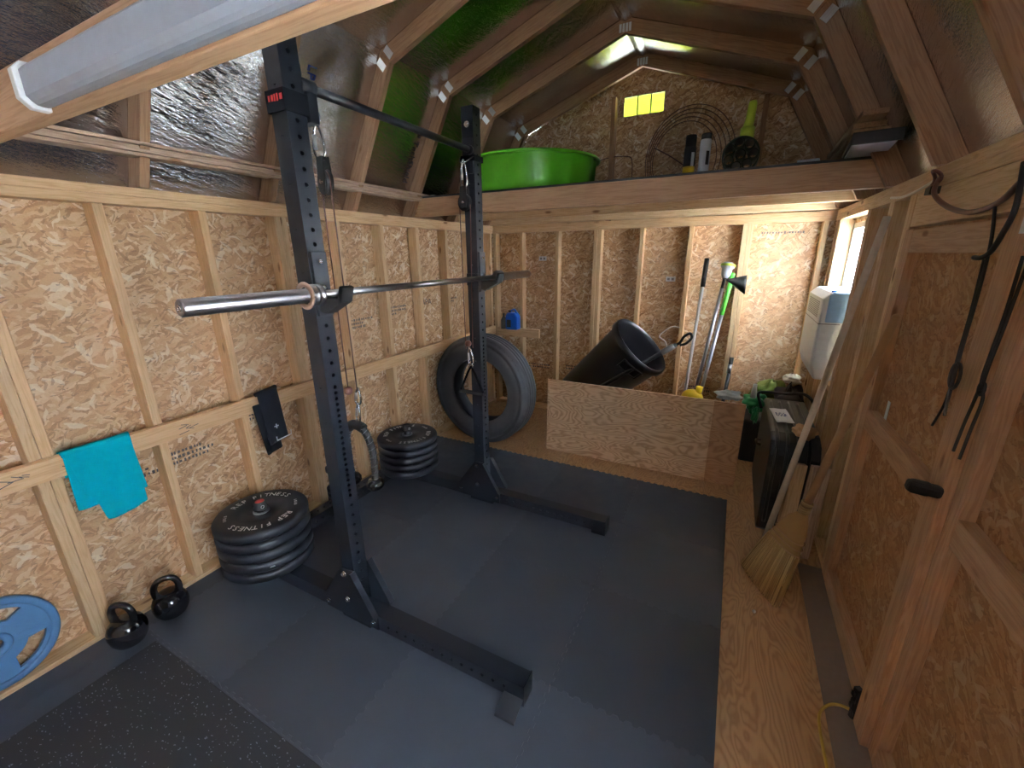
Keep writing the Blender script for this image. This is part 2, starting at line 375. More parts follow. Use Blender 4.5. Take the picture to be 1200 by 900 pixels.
# gable above the back wall with its vent opening
AX, AZ = 1.523, 3.165; KX, KZ = .455, 2.79; FX = .029          # inner gambrel line: ridge, knee, foot
vx0, vx1, vz0, vz1 = 1.335, 1.675, 2.885, 3.03
def gable(y0, y1, parent, mat):
    kx, kz, ax, az = KX-.06, KZ+.07, AX, AZ+.10
    pieces = [[(-.1, 2.0), (vx0, 2.0), (vx0, az-(ax-vx0)*.35), (kx, kz), (-.1, 2.0+.02)], [(vx1, 2.0), (W+.1, 2.0), (W-kx, kz), (vx1, az-(vx1-ax)*.35)],
              [(vx0, 2.0), (vx1, 2.0), (vx1, vz0), (vx0, vz0)], [(vx0, vz1), (vx1, vz1), (vx1, az-(vx1-ax)*.35), (ax, az), (vx0, az-(ax-vx0)*.35)]]
    mb = MB()
    for p in pieces: mb.prism([(x, y0, z) for x, z in p], (0, y1-y0, 0))
    return mb.build('gable_sheathing', mat, parent)
gable(L+.09, L+.102, wb, 'osby')
for x in (1.26, 2.455):
    lumber('gable_stud', (x, L+.045, PT), (x, L+.045, 3.03 if x < 2 else 2.87), .0375, .089, (0, 1, 0), 'pine_dark', wb)

# right wall: sheathing pieces around the window, the double door and the added unseen window
WY0, WY1, WZ0, WZ1 = 3.46, 4.22, .86, 1.90
DY0, DY1, DZ = .76, 2.66, 1.80
OY0, OY1 = -.22, .46
wr = struct(MB().bb((W+.09, WY1, 0), (W+.102, L+.09, 2.03)).bb((W+.09, WY0, 0), (W+.102, WY1, WZ0)).bb((W+.09, WY0, WZ1), (W+.102, WY1, 2.03)).bb((W+.09, DY1, 0), (W+.102, WY0, 2.03))
            .bb((W+.09, DY0, DZ), (W+.102, DY1, 2.03)).bb((W+.09, OY1, 0), (W+.102, DY0, 2.03)).bb((W+.09, OY0, WZ1), (W+.102, OY1, 2.03)).bb((W+.09, OY0, 0), (W+.102, OY1, WZ0)).bb((W+.09, F0, 0), (W+.102, OY0, 2.03)), 'wall_right', 'osbx')
def stud_r(y, z0=.038, z1=HP, m='pine'):
    lumber('stud', (W+.045, y, z0), (W+.045, y, z1), .0375, .089, (-1, 0, 0), m, wr)
for y in (4.36, 4.24, 3.44, 3.40, 3.02, 2.98, 2.725, 2.685, .735, .48, -.24, -.6, -1.0): stud_r(y)
for y in (3.62, 3.80, 3.98): stud_r(y, .038, WZ0-.04)
lumber('window_sill_plate', (W+.045, WY0, WZ0-.019), (W+.045, WY1, WZ0-.019), .089, .038, (0, 0, 1), parent=wr)
lumber('window_sill_plate', (W+.045, OY0, WZ0-.019), (W+.045, OY1, WZ0-.019), .089, .038, (0, 0, 1), parent=wr)
for a, b in ((F0, DY0-.02), (DY1, L)): lumber('bottom_plate', (W+.045, a, .019), (W+.045, b, .019), .089, .038, (0, 0, 1), parent=wr)
lumber('top_plate', (W+.045, F0, HP+.019), (W+.045, L, HP+.019), .089, .038, (0, 0, 1), parent=wr)
lumber('top_plate', (W+.045, F0, HP+.057), (W+.045, L, HP+.057), .089, .038, (0, 0, 1), parent=wr)
lumber('door_header', (W+.020, DY0, DZ+.066), (W+.020, DY1, DZ+.066), .038, .130, (0, 0, 1), parent=wr)
lumber('door_header', (W+.065, DY0, DZ+.066), (W+.065, DY1, DZ+.066), .038, .130, (0, 0, 1), parent=wr)

wf = struct(MB().bb((-.1, F0-.012, 0), (W+.1, F0, 2.03)), 'wall_front', 'osby')
gable(F0-.012, F0, wf, 'osby')

# window
def window(idx, a, b):
    wi = bpy.data.objects.new('window_%d' % idx, None); COL.objects.link(wi); wi['kind'] = 'structure'; wi['_w'] = 1
    mb = MB(); x0, x1 = W+.085, W+.125
    mb.bb((x0, a, WZ0), (x1, a+.035, WZ1)).bb((x0, b-.035, WZ0), (x1, b, WZ1)).bb((x0, a, WZ0), (x1, b, WZ0+.035)).bb((x0, a, WZ1-.04), (x1, b, WZ1)).bb((x0+.005, a, 1.39), (x1, b, 1.42))
    mb.build('window_frame', 'frame', wi, .003)
    MB().bb((x0+.015, a+.03, WZ0+.03), (x0+.019, b-.03, WZ1-.03)).build('pane', 'glass', wi)
window(1, WY0, WY1); window(2, OY0, OY1)  # the second one is added out of view to light the left wall

MB().bb((W+.103, DY0-.1, 0), (W+.115, DY1+.1, DZ+.15)).build('door_light_block', 'osbx', wr)  # added unseen outer panel, keeps daylight from leaking past the door
# double door, closed, seen from inside
def leaf(y0, y1, idx):
    d = bpy.data.objects.new('door_%d' % idx, None); COL.objects.link(d); d['kind'] = 'structure'; d['_w'] = 1
    MB().bb((W+.028, y0, .0), (W+.040, y1, DZ-.004)).build('door_panel', 'osbd', d)
    xx = W+.009
    for y in (y0+.048, y1-.048): lumber('stile', (xx, y, .02), (xx, y, DZ-.01), .089, .038, (-1, 0, 0), 'pine_door', d)
    for z in (.06, .955, DZ-.06): lumber('rail', (xx, y0+.094, z), (xx, y1-.094, z), .038, .089, (0, 0, 1), 'pine_door', d)
    return d
leaf(1.715, 2.655, 1); d2 = leaf(.765, 1.710, 2)
lumber('astragal', (W-.024, 1.715, .03), (W-.024, 1.715, DZ), .094, .028, (-1, 0, 0), 'pine_door', d2)
mb = MB(); mb.box((0, 0, 0), (.080, .034, .034)).box((-.01, 0, 0), (.05, .028, .042)).build('door_handle', 'blackm', d2, .010, M4=Matrix.Translation((2.965, 1.655, 1.055)) @ Matrix.Rotation(.10, 4, 'Y'))

# ------------------------------------------------------------------ roof
def gam(off):
    # inner gambrel polyline pushed outwards by off
    a1 = math.atan2(KZ-2.008, KX-FX); a2 = math.atan2(AZ-KZ, AX-KX)
    n1 = Vector((-math.sin(a1), math.cos(a1))); n2 = Vector((-math.sin(a2), math.cos(a2)))
    def isect(p, d, q, e):
        t = ((q.x-p.x)*e.y-(q.y-p.y)*e.x)/(d.x*e.y-d.y*e.x); return p+d*t
    d1 = Vector((math.cos(a1), math.sin(a1))); d2 = Vector((math.cos(a2), math.sin(a2)))
    P1 = Vector((FX, 2.008))+n1*off; P2 = Vector((KX, KZ))+n2*off
    K = isect(P1, d1, P2, d2); foot = P1+d1*((2.008-P1.y)/d1.y); A = P2+d2*((AX-P2.x)/d2.x)
    return foot, K, A
i0, i1, i2 = gam(0); o0, o1, o2 = gam(.089); q0, q1, q2 = gam(.102)
mir = lambda p: Vector((2*AX-p.x, p.y))
y0, y1 = F0-.012, L+.102
mb = MB()
for f in (lambda p: p, mir):
    for a, b, c, d in ((o0, o1, q1, q0), (o1, o2, q2, q1)):
        mb.prism([(f(p).x, y0, f(p).y) for p in (a, b, c, d)], (0, y1-y0, 0))
ceil = struct(mb, 'ceiling', 'foil')
TR = [4.243, 3.64, 3.036, 2.433, 1.829, 1.226, .622, .02, -.58, -1.18]
for ty in TR:
    tr = bpy.data.objects.new('roof_truss', None); COL.objects.link(tr); tr.parent = ceil; tr['_w'] = 1
    for f in (lambda p: p, mir):
        sgn = 1 if f(Vector((0, 0))).x == 0 else -1
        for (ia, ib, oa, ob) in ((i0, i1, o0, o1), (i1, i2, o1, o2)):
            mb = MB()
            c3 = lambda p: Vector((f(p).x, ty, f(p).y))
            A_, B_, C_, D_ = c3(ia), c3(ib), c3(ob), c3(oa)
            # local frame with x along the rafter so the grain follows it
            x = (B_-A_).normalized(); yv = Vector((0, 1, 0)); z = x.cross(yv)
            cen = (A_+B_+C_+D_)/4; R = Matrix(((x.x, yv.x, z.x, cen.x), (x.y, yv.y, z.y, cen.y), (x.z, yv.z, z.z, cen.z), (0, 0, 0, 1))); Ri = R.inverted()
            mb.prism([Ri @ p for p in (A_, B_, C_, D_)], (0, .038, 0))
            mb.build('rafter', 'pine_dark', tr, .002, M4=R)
        # knee nail plates on the rafter faces
        k = (i1+o1)/2; kk = f(k); ang = sgn*math.radians(40)
        for sx in (-1, 1):
            c = Vector((kk.x+sx*.030, 0, kk.y+(sx*sgn)*.026-.012))
            R = Matrix.Rotation(-ang, 3, 'Y')
            mb = MB().box((c.x, ty-.002, c.z), (.040, .003, .066), R)
            for q in (-.012, 0, .012): mb.box(Vector((c.x, ty-.004, c.z))+R @ Vector((q, 0, 0)), (.003, .003, .060), R)
            mb.build('gusset_plate', 'galv', tr)
    mb = MB()
    for q in range(4): mb.box((AX-.033+q*.022, ty-.002, (i2.y+o2.y)/2-.018), (.016, .003, .05))
    mb.build('gusset_plate', 'galv', tr)
# foil folded over the ridge
MB().prism([(AX-.05, y0+.02, o2.y-.012), (AX, y0+.02, o2.y-.03), (AX+.05, y0+.02, o2.y-.012), (AX, y0+.02, o2.y-.004)], (0, y1-y0-.04, 0)).build('ridge_foil', 'foil', ceil)
# back gable truss: extra blocking under the rafters
# tie joists across the shed
for ty, m in ((.6466, 'pine_door'), (-1.142, 'pine')):
    o = lumber('trim_2', (-.05, ty+.019, PT+.058), (W+.05, ty+.019, PT+.058), .038, .114, (0, 0, 1), m, kind='structure')
# loft: joists and deck
loft = lumber('trim_3', (-.05, 3.093, PT+.068), (W+.05, 3.093, PT+.068), .038, .136, (0, 0, 1), 'pine_door', kind='structure')
for yy in (3.70, 4.30, 4.47): lumber('trim_4', (-.05, yy, PT+.068), (W+.05, yy, PT+.068), .038, .136, (0, 0, 1), 'pine', kind='structure')
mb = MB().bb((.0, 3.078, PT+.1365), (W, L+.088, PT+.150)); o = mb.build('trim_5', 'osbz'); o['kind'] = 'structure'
DK = PT+.150
# gable vent
vt = thing('gable_vent', 'yellow glowing louvred vent high in the back gable', 'vent', (1.505, L+.09, vz0))
mb = MB()
for k in range(13):
    z = vz0+.006+k*(vz1-vz0-.012)/12; mb.box(((vx0+vx1)/2, L+.10, z), (vx1-vx0, .020, .0035), Matrix.Rotation(-.7, 3, 'X'))
mb.build('louvre', M['vent'], vt)
mb = MB().bb((vx0-.004, L+.082, vz0-.004), (vx1+.004, L+.106, vz0)).bb((vx0-.004, L+.082, vz1), (vx1+.004, L+.106, vz1+.004))
for x in (vx0-.004, vx0+.113, vx0+.226, vx1): mb.bb((x, L+.084, vz0), (x+(.010 if vx0 < x < vx1 else .004), L+.106, vz1))
mb.build('vent_frame', 'grey', vt)

# rails nailed across the studs
lumber('rail', (.019, F0, .890), (.019, 4.36, .890), .038, .089, (0, 0, 1), 'pine', wl_)
lumber('rail', (.05, L-.019, .872), (.573, L-.019, .872), .038, .095, (0, 0, 1), 'pine', wb)
# mill stamps and stickers on the sheathing
def stamps(name, parent, org, u, v, rows, seed, size=.018, mat='stamp'):
    rr = random.Random(seed); mb = MB(); org = Vector(org); u = Vector(u); v = Vector(v); n = u.cross(v)
    for i, ln in enumerate(rows):
        x = 0
        while x < ln:
            w = rr.uniform(.006, .014); h = size*rr.uniform(.6, 1)
            c = org+u*(x+w/2)-v*(i*size*1.5)
            mb.prism([c-u*w/2-v*h/2, c+u*w/2-v*h/2, c+u*w/2+v*h/2, c-u*w/2+v*h/2], n*.0008); x += w+rr.uniform(.004, .012)
    mb.build(name, mat, parent)
for (yy, zz, rows, sd) in ((.90, .70, (.12, .15, .08), 1), (1.12, .73, (.14, .2, .18), 2), (1.55, .80, (.1, .12), 3), (2.40, 1.25, (.22, .12, .14), 4), (2.80, 1.30, (.2, .2, .1), 5), (3.62, 1.30, (.16, .1), 6)):
    stamps('mill_stamp', wl_, (-.0895, yy, zz), (0, 1, 0), (0, 0, 1), rows, sd)
me = text_mesh('APA', .075, .0004); mb = MB(); mb.add(me, Matrix.Translation((-.0893, 3.30, 1.30)) @ Matrix(((0, 0, 1, 0), (1, 0, 0, 0), (0, 1, 0, 0), (0, 0, 0, 1)))); mb.build('mill_stamp', 'stamp', wl_)
for (xx, zz, rows, sd) in ((.40, .50, (.25, .25), 7), (.85, .52, (.15, .25), 8), (2.1, .45, (.2, .22), 9), (2.56, 1.86, (.3,), 10)):
    stamps('mill_stamp', wb, (xx, L+.0895, zz), (1, 0, 0), (0, 0, 1), rows, sd, .02)
for nm, x, z in (('left', .557, 1.667), ('right', 1.87, 1.473)):
    mb = MB().box((x, L+.088, z), (.085, .003, .045)).m(1).box((x-.02, L+.086, z), (.022, .002, .022)).box((x+.018, L+.086, z), (.022, .002, .022))
    o = mb.build('sticker', ['whitep', 'grey']); tag(o, 'small pale printed sticker on back wall board, the one nearer the %s' % ('barbell end' if nm == 'left' else 'leaning tools'), 'sticker')
o = MB().box((3.072, 2.45, 1.03), (.002, .03, .10)).build('sticker', 'bagw'); tag(o, 'small pale vertical sticker on the inside of the right door', 'sticker')
# scribbled mill marks on the rail
for yy, sd in ((.58, 1), (.75, 2), (1.18, 3), (1.60, 4), (2.0, 5)):
    rr = random.Random(sd); mb = MB()
    for k in range(6):
        a = rr.uniform(-.6, .6); c = Vector((.0385, yy+rr.uniform(-.03, .03), .885+rr.uniform(-.02, .02))); mb.box(c, (.001, rr.uniform(.02, .05), .003), Matrix.Rotation(a, 3, 'X'))
    mb.build('pencil_mark', 'stamp', wl_)

# ------------------------------------------------------------------ foam tiles with jigsaw edges
XS = [0.004, .1165, .7265, 1.3365, 1.9465, 2.5565]; YS = [3.21-.61*k for k in range(8)]
def tooth(t, ph=0):
    k = (t+ph) % .05; return .006 if k < .025 else -.006
def wavy(a, b, fixed, horizontal, flat):
    # points from a to b along one edge (square teeth)
    pts = []; n = 1; lo, hi = min(a, b), max(a, b); ts = [lo]
    if not flat:
        k = math.ceil(lo/.025)*.025
        while k < hi-1e-6:
            if k > lo+.012 and k < hi-.012: ts += [k-.003, k+.003]
            k += .025
    ts.append(hi)
    for t in ts:
        if flat or t in (lo, hi): off = 0 if flat or t in (lo, hi) else 0
        else:
            side = 1 if (math.floor((t)/.025)) % 2 == 0 else -1; off = .006*side
        pts.append((t, off))
    if a > b: pts.reverse()
    return [((t, fixed+off) if horizontal else (fixed+off, t)) for t, off in pts]
ordn = ['first', 'second', 'third', 'fourth', 'fifth', 'sixth', 'seventh']
TZ = .018
for j in range(7):
    for i in range(5):
        xa, xb, ya, yb = XS[i], XS[i+1], YS[j+1], YS[j]
        P = wavy(xa, xb, ya, True, False)[:-1]+wavy(ya, yb, xb, False, i == 4)[:-1]+wavy(xb, xa, yb, True, False)[:-1]+wavy(yb, ya, xa, False, i == 0)[:-1]
        cx, cy = (xa+xb)/2, (ya+yb)/2
        P = [(cx+(x-cx)*.9985, cy+(y-cy)*.9985) for x, y in P]
        mb = MB().prism([(x, y, .001) for x, y in P], (0, 0, TZ-.001))
        o = mb.build('foam_floor_tile', 'foam')
        col = 'narrow cut strip against the left wall' if i == 0 else ('%s column from the bare plywood strip on the right' % ordn[4-i])
        tag(o, 'dark grey foam floor tile, %s row from the tyre end, %s' % (ordn[j], col), 'floor tile', 'interlocking foam floor tiles')
o = MB().bb((.25, -.40, TZ), (1.47, .755, TZ+.010)).build('rubber_mat', 'speck', bevel=.003); tag(o, 'black rubber mat with white flecks lying on the foam tiles by the kettlebells', 'mat')

# ------------------------------------------------------------------ squat rack
RX, RY1, RY2 = .984, 1.293, 2.458; H = .038
def holed_face(mb, org, u, w, n, width, length, holes):
    """face plane at org, u across (width), w along; holes = [(pos along, radius)] sorted; dark recessed sleeves behind each hole"""
    org = Vector(org); u = Vector(u); w = Vector(w); n = Vector(n); hw = width/2; prev = 0
    def quad(a, b):
        if b-a < 1e-5: return
        k = len(mb.v); mb.v += [org+u*-hw+w*a, org+u*hw+w*a, org+u*hw+w*b, org+u*-hw+w*b]; mb._f((k, k+1, k+2, k+3))
    for h, r in holes:
        cell = min(.0125, .0125); a, b = h-cell, h+cell
        quad(prev, a); prev = b
        hv = cell; angs = []
        ca = math.atan2(hv, hw); base = [0, ca, PI/2, PI-ca, PI, PI+ca, 1.5*PI, 2*PI-ca]; angs = sorted(base+[PI/4, 3*PI/4, 5*PI/4, 7*PI/4])
        outer = []; inner = []
        for t in angs:
            c, s_ = math.cos(t), math.sin(t); k = min(hw/abs(c) if abs(c) > 1e-6 else 9, hv/abs(s_) if abs(s_) > 1e-6 else 9)
            outer.append(org+w*h+u*c*k+w*s_*k); inner.append(org+w*h+u*c*r+w*s_*r)
        k = len(mb.v); m = len(angs); mb.v += outer+inner+[p-n*.004 for p in inner]
        for j in range(m):
            j2 = (j+1) % m; mb._f((k+j, k+j2, k+m+j2, k+m+j)); mb._f((k+m+j, k+m+j2, k+2*m+j2, k+2*m+j))
    quad(prev, length)
def holed_tube(name, p0, p1, uax, parent, hu, hv, mat='steel'):
    """square tube p0->p1; uax = normal of the faces that carry hole list hu; the other pair carries hv"""
    p0 = Vector(p0); p1 = Vector(p1); w = (p1-p0).normalized(); ln = (p1-p0).length; u = Vector(uax); v = w.cross(u); mb = MB()
    for sgn in (1, -1):
        holed_face(mb, p0+u*H*sgn, v, w, u*sgn, 2*H, ln, hu); holed_face(mb, p0+v*H*sgn, u, w, v*sgn, 2*H, ln, hv)
    for e, q in ((p0, -1), (p1, 1)):
        k = len(mb.v); mb.v += [e+u*H+v*H, e-u*H+v*H, e-u*H-v*H, e+u*H-v*H]; mb._f((k, k+1, k+2, k+3))
    me = bpy.data.meshes.new(name); me.from_pydata([tuple(x) for x in mb.v], [], mb.f); me.materials.append(M[mat])
    o = bpy.data.objects.new(name, me); COL.objects.link(o); o.parent = parent; o.matrix_parent_inverse = Matrix.Translation(-parent.location)
    return o
rack = thing('squat_rack', 'tall black steel squat rack with two perforated uprights and long floor feet', 'squat rack', (RX, (RY1+RY2)/2, TZ))
ZU0, ZU1 = .117, 2.49
def bolt(x, y, z, d, r=.011):
    d = Vector(d); p = Vector((x, y, z)); MB().cyl(p, p+d*.005, r*1.25, 16).cyl(p+d*.005, p+d*.013, r, 6).build('bolt', 'bolt', rack)
for RY in (RY1, RY2):
    hs = []
    z = .20
    while z < ZU1-.03:
        west = .695 < z < 1.205
        hs.append((z-ZU0, .0082)); z += .025001 if west and z < 1.19 else .05
    hy = [(z_-ZU0, .0042) for z_ in [.30+.15*k for k in range(15)]]
    holed_tube('upright', (RX, RY, ZU0), (RX, RY, ZU1), (1, 0, 0), rack, hs, hy)
    fh = [(x-.13, .0082) for x in [1.20+.05*k for k in range(13)]]
    holed_tube('foot', (.13, RY, .078), (1.884, RY, .078), (0, 1, 0), rack, fh, [])
    MB().bb((1.884, RY-.041, .020), (1.889, RY+.041, .121)).build('end_cap', 'steel', rack, .001)
    MB().bb((1.80, RY-.038, TZ), (1.884, RY+.038, .0399)).build('rubber_pad', 'rubber', rack)
    MB().bb((.15, RY-.038, TZ), (.25, RY+.038, .0399)).build('rubber_pad', 'rubber', rack)
    MB().bb((.90, RY-.038, TZ), (1.08, RY+.038, .0399)).build('rubber_pad', 'rubber', rack)
    for s in (-1, 1):
        yy = RY+s*(H+.001); P = [(.948, .325), (1.022, .325), (1.142, .118), (1.142, .042), (.798, .042), (.798, .118)]
        mb = MB().prism([(x, yy, z) for x, z in P], (0, s*.006, 0))
        for a, b in ((P[1], P[2]),):
            mb.prism([(a[0], yy, a[1]), (b[0], yy, b[1]), (b[0]+.006, yy, b[1]+.002), (a[0]+.006, yy, a[1]+.002)], (0, s*.028, 0))
        mb.build('gusset_plate', 'steel', rack)
        for x, z in ((.965, .295), (.965, .150), (.82, .08), (1.12, .08)): bolt(x, yy+s*.006, z, (0, s, 0))
    MB().cyl((.31, RY, .115), (.31, RY, .46), .0235, 20).build('weight_peg', ['steel'], rack)
    MB().lathe((.31, RY, .424), (0, 0, 1), [(.0245, 0), (.036, 0), (.036, .012), (.031, .014), (.031, .046), (.0245, .046)], 24, close=True).build('peg_collar', 'blackm', rack)
    if RY == RY1: MB().lathe((.31, RY, .461), (0, 0, 1), [(.001, 0), (.022, 0), (.022, .008), (.001, .009)], 24).build('red_cap', 'red', rack)
    MB().tube([(.31+.033, RY-.008+.008*math.cos(a), .447+.008*math.sin(a)) for a in [2*PI*k/12 for k in range(12)]], .0018, 6, close=True).build('collar_mark', 'white', rack)
    MB().bb((.10, RY-.05, .116), (.36, RY+.05, .1175)).build('peg_base', 'steel', rack)
# slanting plate under the near foot
MB().prism([(1.80, RY1-.038, .050), (1.884, RY1-.038, .050), (1.884, RY1-.118, TZ+.001), (1.80, RY1-.118, TZ+.001)], (0, .004, .006)).build('floor_flange', 'steel', rack)
ch = [(y-(RY1+H), .0082) for y in [RY1+H+.08+.05*k for k in range(21)]]
holed_tube('cross_member', (.17, RY1+H, .078), (.17, RY2-H, .078), (1, 0, 0), rack, ch, ch)
for y in (RY1+.12, RY2-.12): MB().bb((.208, y-.06, .045), (.213, y+.06, .11)).build('bracket', 'steel', rack)
for y in (RY1+.14, RY2-.14): bolt(.213, y, .078, (1, 0, 0))
MB().tube([(.215, 2.13, .055), (.245, 2.13, .055), (.245, 2.17, .055), (.215, 2.17, .055)], .006, 8).build('band_staple', 'bolt', rack)
MB().cyl((1.0, RY1+H, 2.27), (1.0, RY2-H, 2.27), .0165, 24).cyl((1.0, RY1+H, 2.27), (1.0, RY1+H+.06, 2.27), .026, 20).cyl((1.0, RY2-H-.03, 2.27), (1.0, RY2-H, 2.27), .024, 20).build('pull_up_bar', 'steel', rack)
for y, s in ((RY1, 1), (RY2, -1)):
    MB().bb((.955, y+s*(H+.0005), 2.15), (1.018, y+s*(H+.007), 2.33)).build('bar_bracket', 'steel', rack, .002)
bolt(.984, RY2-.039, 2.40, (0, -1, 0), .013)
for y in (RY1, RY2):   # j hooks
    jh = MB().bb((1.0225, y-.033, 1.49), (1.036, y+.033, 1.725)).build('j_hook', 'steel', rack, .003)
    mb = MB().prism([(1.036, y-.028, 1.559), (1.036, y-.028, 1.505), (1.06, y-.028, 1.50), (1.150, y-.028, 1.545), (1.168, y-.028, 1.60), (1.150, y-.028, 1.605), (1.135, y-.028, 1.5605)], (0, .056, 0))
    mb.build('hook_cradle', 'blackm', jh, .004)
    MB().bb((.946, y-.046, 1.53), (1.03, y-.0385, 1.60)).build('hook_flange', 'steel', jh)
    for z in (1.69, 1.595): MB().cyl((1.036, y, z), (1.041, y, z), .008, 12).build('rivet', 'bolt', jh)
MB().bb((.972, RY1+H+.0075, 2.155), (1.030, RY1+H+.050, 2.250)).build('bar_bracket', 'steel', rack, .004)
# nylon sleeve of the cable anchor around the upright
mb = MB(); z0, z1, e = 2.170, 2.235, .0465
for a, b in (((RX-e, RY1-e), (RX+e, RY1-.0395)), ((RX-e, RY1+.0395), (RX+e, RY1+e)), ((RX-e, RY1-e), (RX-.0395, RY1+e)), ((RX+.0395, RY1-e), (RX+e, RY1+e))): mb.bb((a[0], a[1], z0), (b[0], b[1], z1))
o = mb.build('anchor_strap', ['cloth']); tag(o, 'black nylon anchor strap with red print wrapped round top of the near upright', 'strap')
stamps('strap_print', o, (.952, RY1-.0472, 2.210), (1, 0, 0), (0, 0, 1), (.06,), 3, .022, 'red')
mb = MB(); y_ = RY2
for a, b in (((RX-e, y_-e), (RX+e, y_-.0395)), ((RX-e, y_+.0395), (RX+e, y_+e)), ((RX-e, y_-e), (RX-.0395, y_+e)), ((RX+.0395, y_-e), (RX+e, y_+e))): mb.bb((a[0], a[1], 2.215), (b[0], b[1], 2.245))
o = mb.build('anchor_strap', ['cloth']); tag(o, 'thin black nylon anchor strap round top of the far upright', 'strap')

# ------------------------------------------------------------------ barbell
BX, BZ, BY0, BY1 = 1.092, 1.5765, .78, 2.98
bar = thing('barbell', 'long steel barbell resting across the two rack hooks', 'barbell', (BX, (BY0+BY1)/2, BZ))
MB().cyl((BX, BY0+.40, BZ), (BX, BY1-.40, BZ), .014, 20).build('shaft', 'chrome', bar)
for a, s in ((BY0, 1), (BY1, -1)):
    MB().lathe((BX, a, BZ), (0, s, 0), [(.010, .004), (.010, .001), (.021, .0), (.025, .004), (.025, .412), (.0385, .414), (.0385, .424), (.031, .426), (.031, .436), (.0385, .438), (.0385, .446), (.020, .450), (.0145, .46)], 28).build('sleeve', 'sleeve', bar)
    MB().lathe((BX, a, BZ), (0, s, 0), [(.005, -.001), (.009, -.001), (.009, .003), (.005, .003)], 16, close=True).build('end_bolt', 'bolt', bar)
o = MB().lathe((BX, 1.165, BZ), (0, 1, 0), [(.030, 0), (.046, 0), (.048, .003), (.046, .006), (.030, .006)], 32, close=True).build('collar_disc', 'cork'); tag(o, 'pale pinkish round disc behind the barbell sleeve at the near upright', 'disc')

# ------------------------------------------------------------------ bumper plates
def bumper(label, x, y, z, th, group, text, rot=0, r=.2255, mark=False):
    k = thing('bumper_plate', label, 'weight plate', (x, y, z), group, world=False)
    c = th; prof = [(.026, .004), (.026, c-.006), (.044, c-.006), (.047, c-.010), (.115, c-.010), (.122, c-.002), (.198, c-.002), (.203, c-.003), (.217, c-.005), (r, c-.016), (r, .016), (.217, .005), (.203, .002), (.122, .002), (.115, .010), (.047, .010), (.044, .004)]
    MB().lathe((0, 0, 0), (0, 0, 1), prof, 64, close=True).build('disc', 'rubber', k)
    MB().lathe((0, 0, 0), (0, 0, 1), [(.0255, .002), (.0255, c-.001), (.040, c-.001), (.040, c-.007), (.027, c-.007), (.027, .008), (.040, .008), (.040, .002)], 32, close=True).build('hub_ring', 'grey', k)
    if text:
        for q in (0, PI):
            for wd, a0, a1 in (('REP', .92, .55), ('FITNESS', .22, -.92)):
                mb = MB(); ring_text(mb, wd, .160, .046, c-.0015, rot+q+a0, rot+q+a1); mb.build('lettering', 'white', k)
            mb = MB(); ring_text(mb, '10LB', .165, .021, c-.0015, rot+q+PI/2+.15, rot+q+PI/2-.15); mb.build('lettering', 'white', k)
    if mark: MB().box((r*math.cos(-.5), r*math.sin(-.5), c/2), (.002, .022, .006), Matrix.Rotation(-.5, 3, 'Z')).build('edge_mark', 'white', k)
    return k
pos = ['bottom', 'second from bottom', 'middle', 'second from top', 'top']
for sx, (yy, st, th, rot) in enumerate(((RY1, 'near', .059, 2.55), (RY2, 'far', .0555, 2.9))):
    z = .118
    for i in range(5):
        bumper('black rubber bumper plate, %s of the stack on the %s rack foot' % (pos[i], st), .31, yy, z, th, 'bumper plates stacked on the %s rack foot' % st, i == 4, rot, mark=(i == 1 and st == 'near'))
        z += th+.0004
# collars on top of the pegs are part of the rack; loading pin with small plates behind the near upright
pin = thing('loading_pin', 'black loading pin standing behind the near upright with small plates on it', 'loading pin', (.066, 1.955, TZ))
MB().cyl((.066, 1.955, TZ), (.066, 1.955, .45), .014, 16).lathe((.066, 1.955, TZ), (0, 0, 1), [(.014, 0), (.055, 0), (.055, .010), (.014, .010)], 24, close=True).build('post', 'steel', pin)
for i, (z, r, th, lb) in enumerate(((TZ+.012, .063, .038, 'lowest'), (TZ+.0515, .063, .038, 'second'), (TZ+.091, .063, .038, 'third'), (TZ+.25, .055, .034, 'topmost and smallest'))):
    o = MB().lathe((.066, 1.955, z), (0, 0, 1), [(.0145, 0), (.03, 0), (.035, .004), (r-.014, .004), (r-.010, 0), (r, .003), (r, th-.003), (r-.010, th), (r-.014, th-.004), (.035, th-.004), (.03, th), (.0145, th)], 40, close=True).build('small_weight_plate', 'rubber')
    tag(o, 'small black weight plate behind the near upright, %s on its pin' % lb, 'weight plate', 'small plates on the loading pin')
MB().cyl((.066, 1.955, TZ+.130), (.066, 1.955, TZ+.249), .022, 16).build('spacer', 'grey', pin)

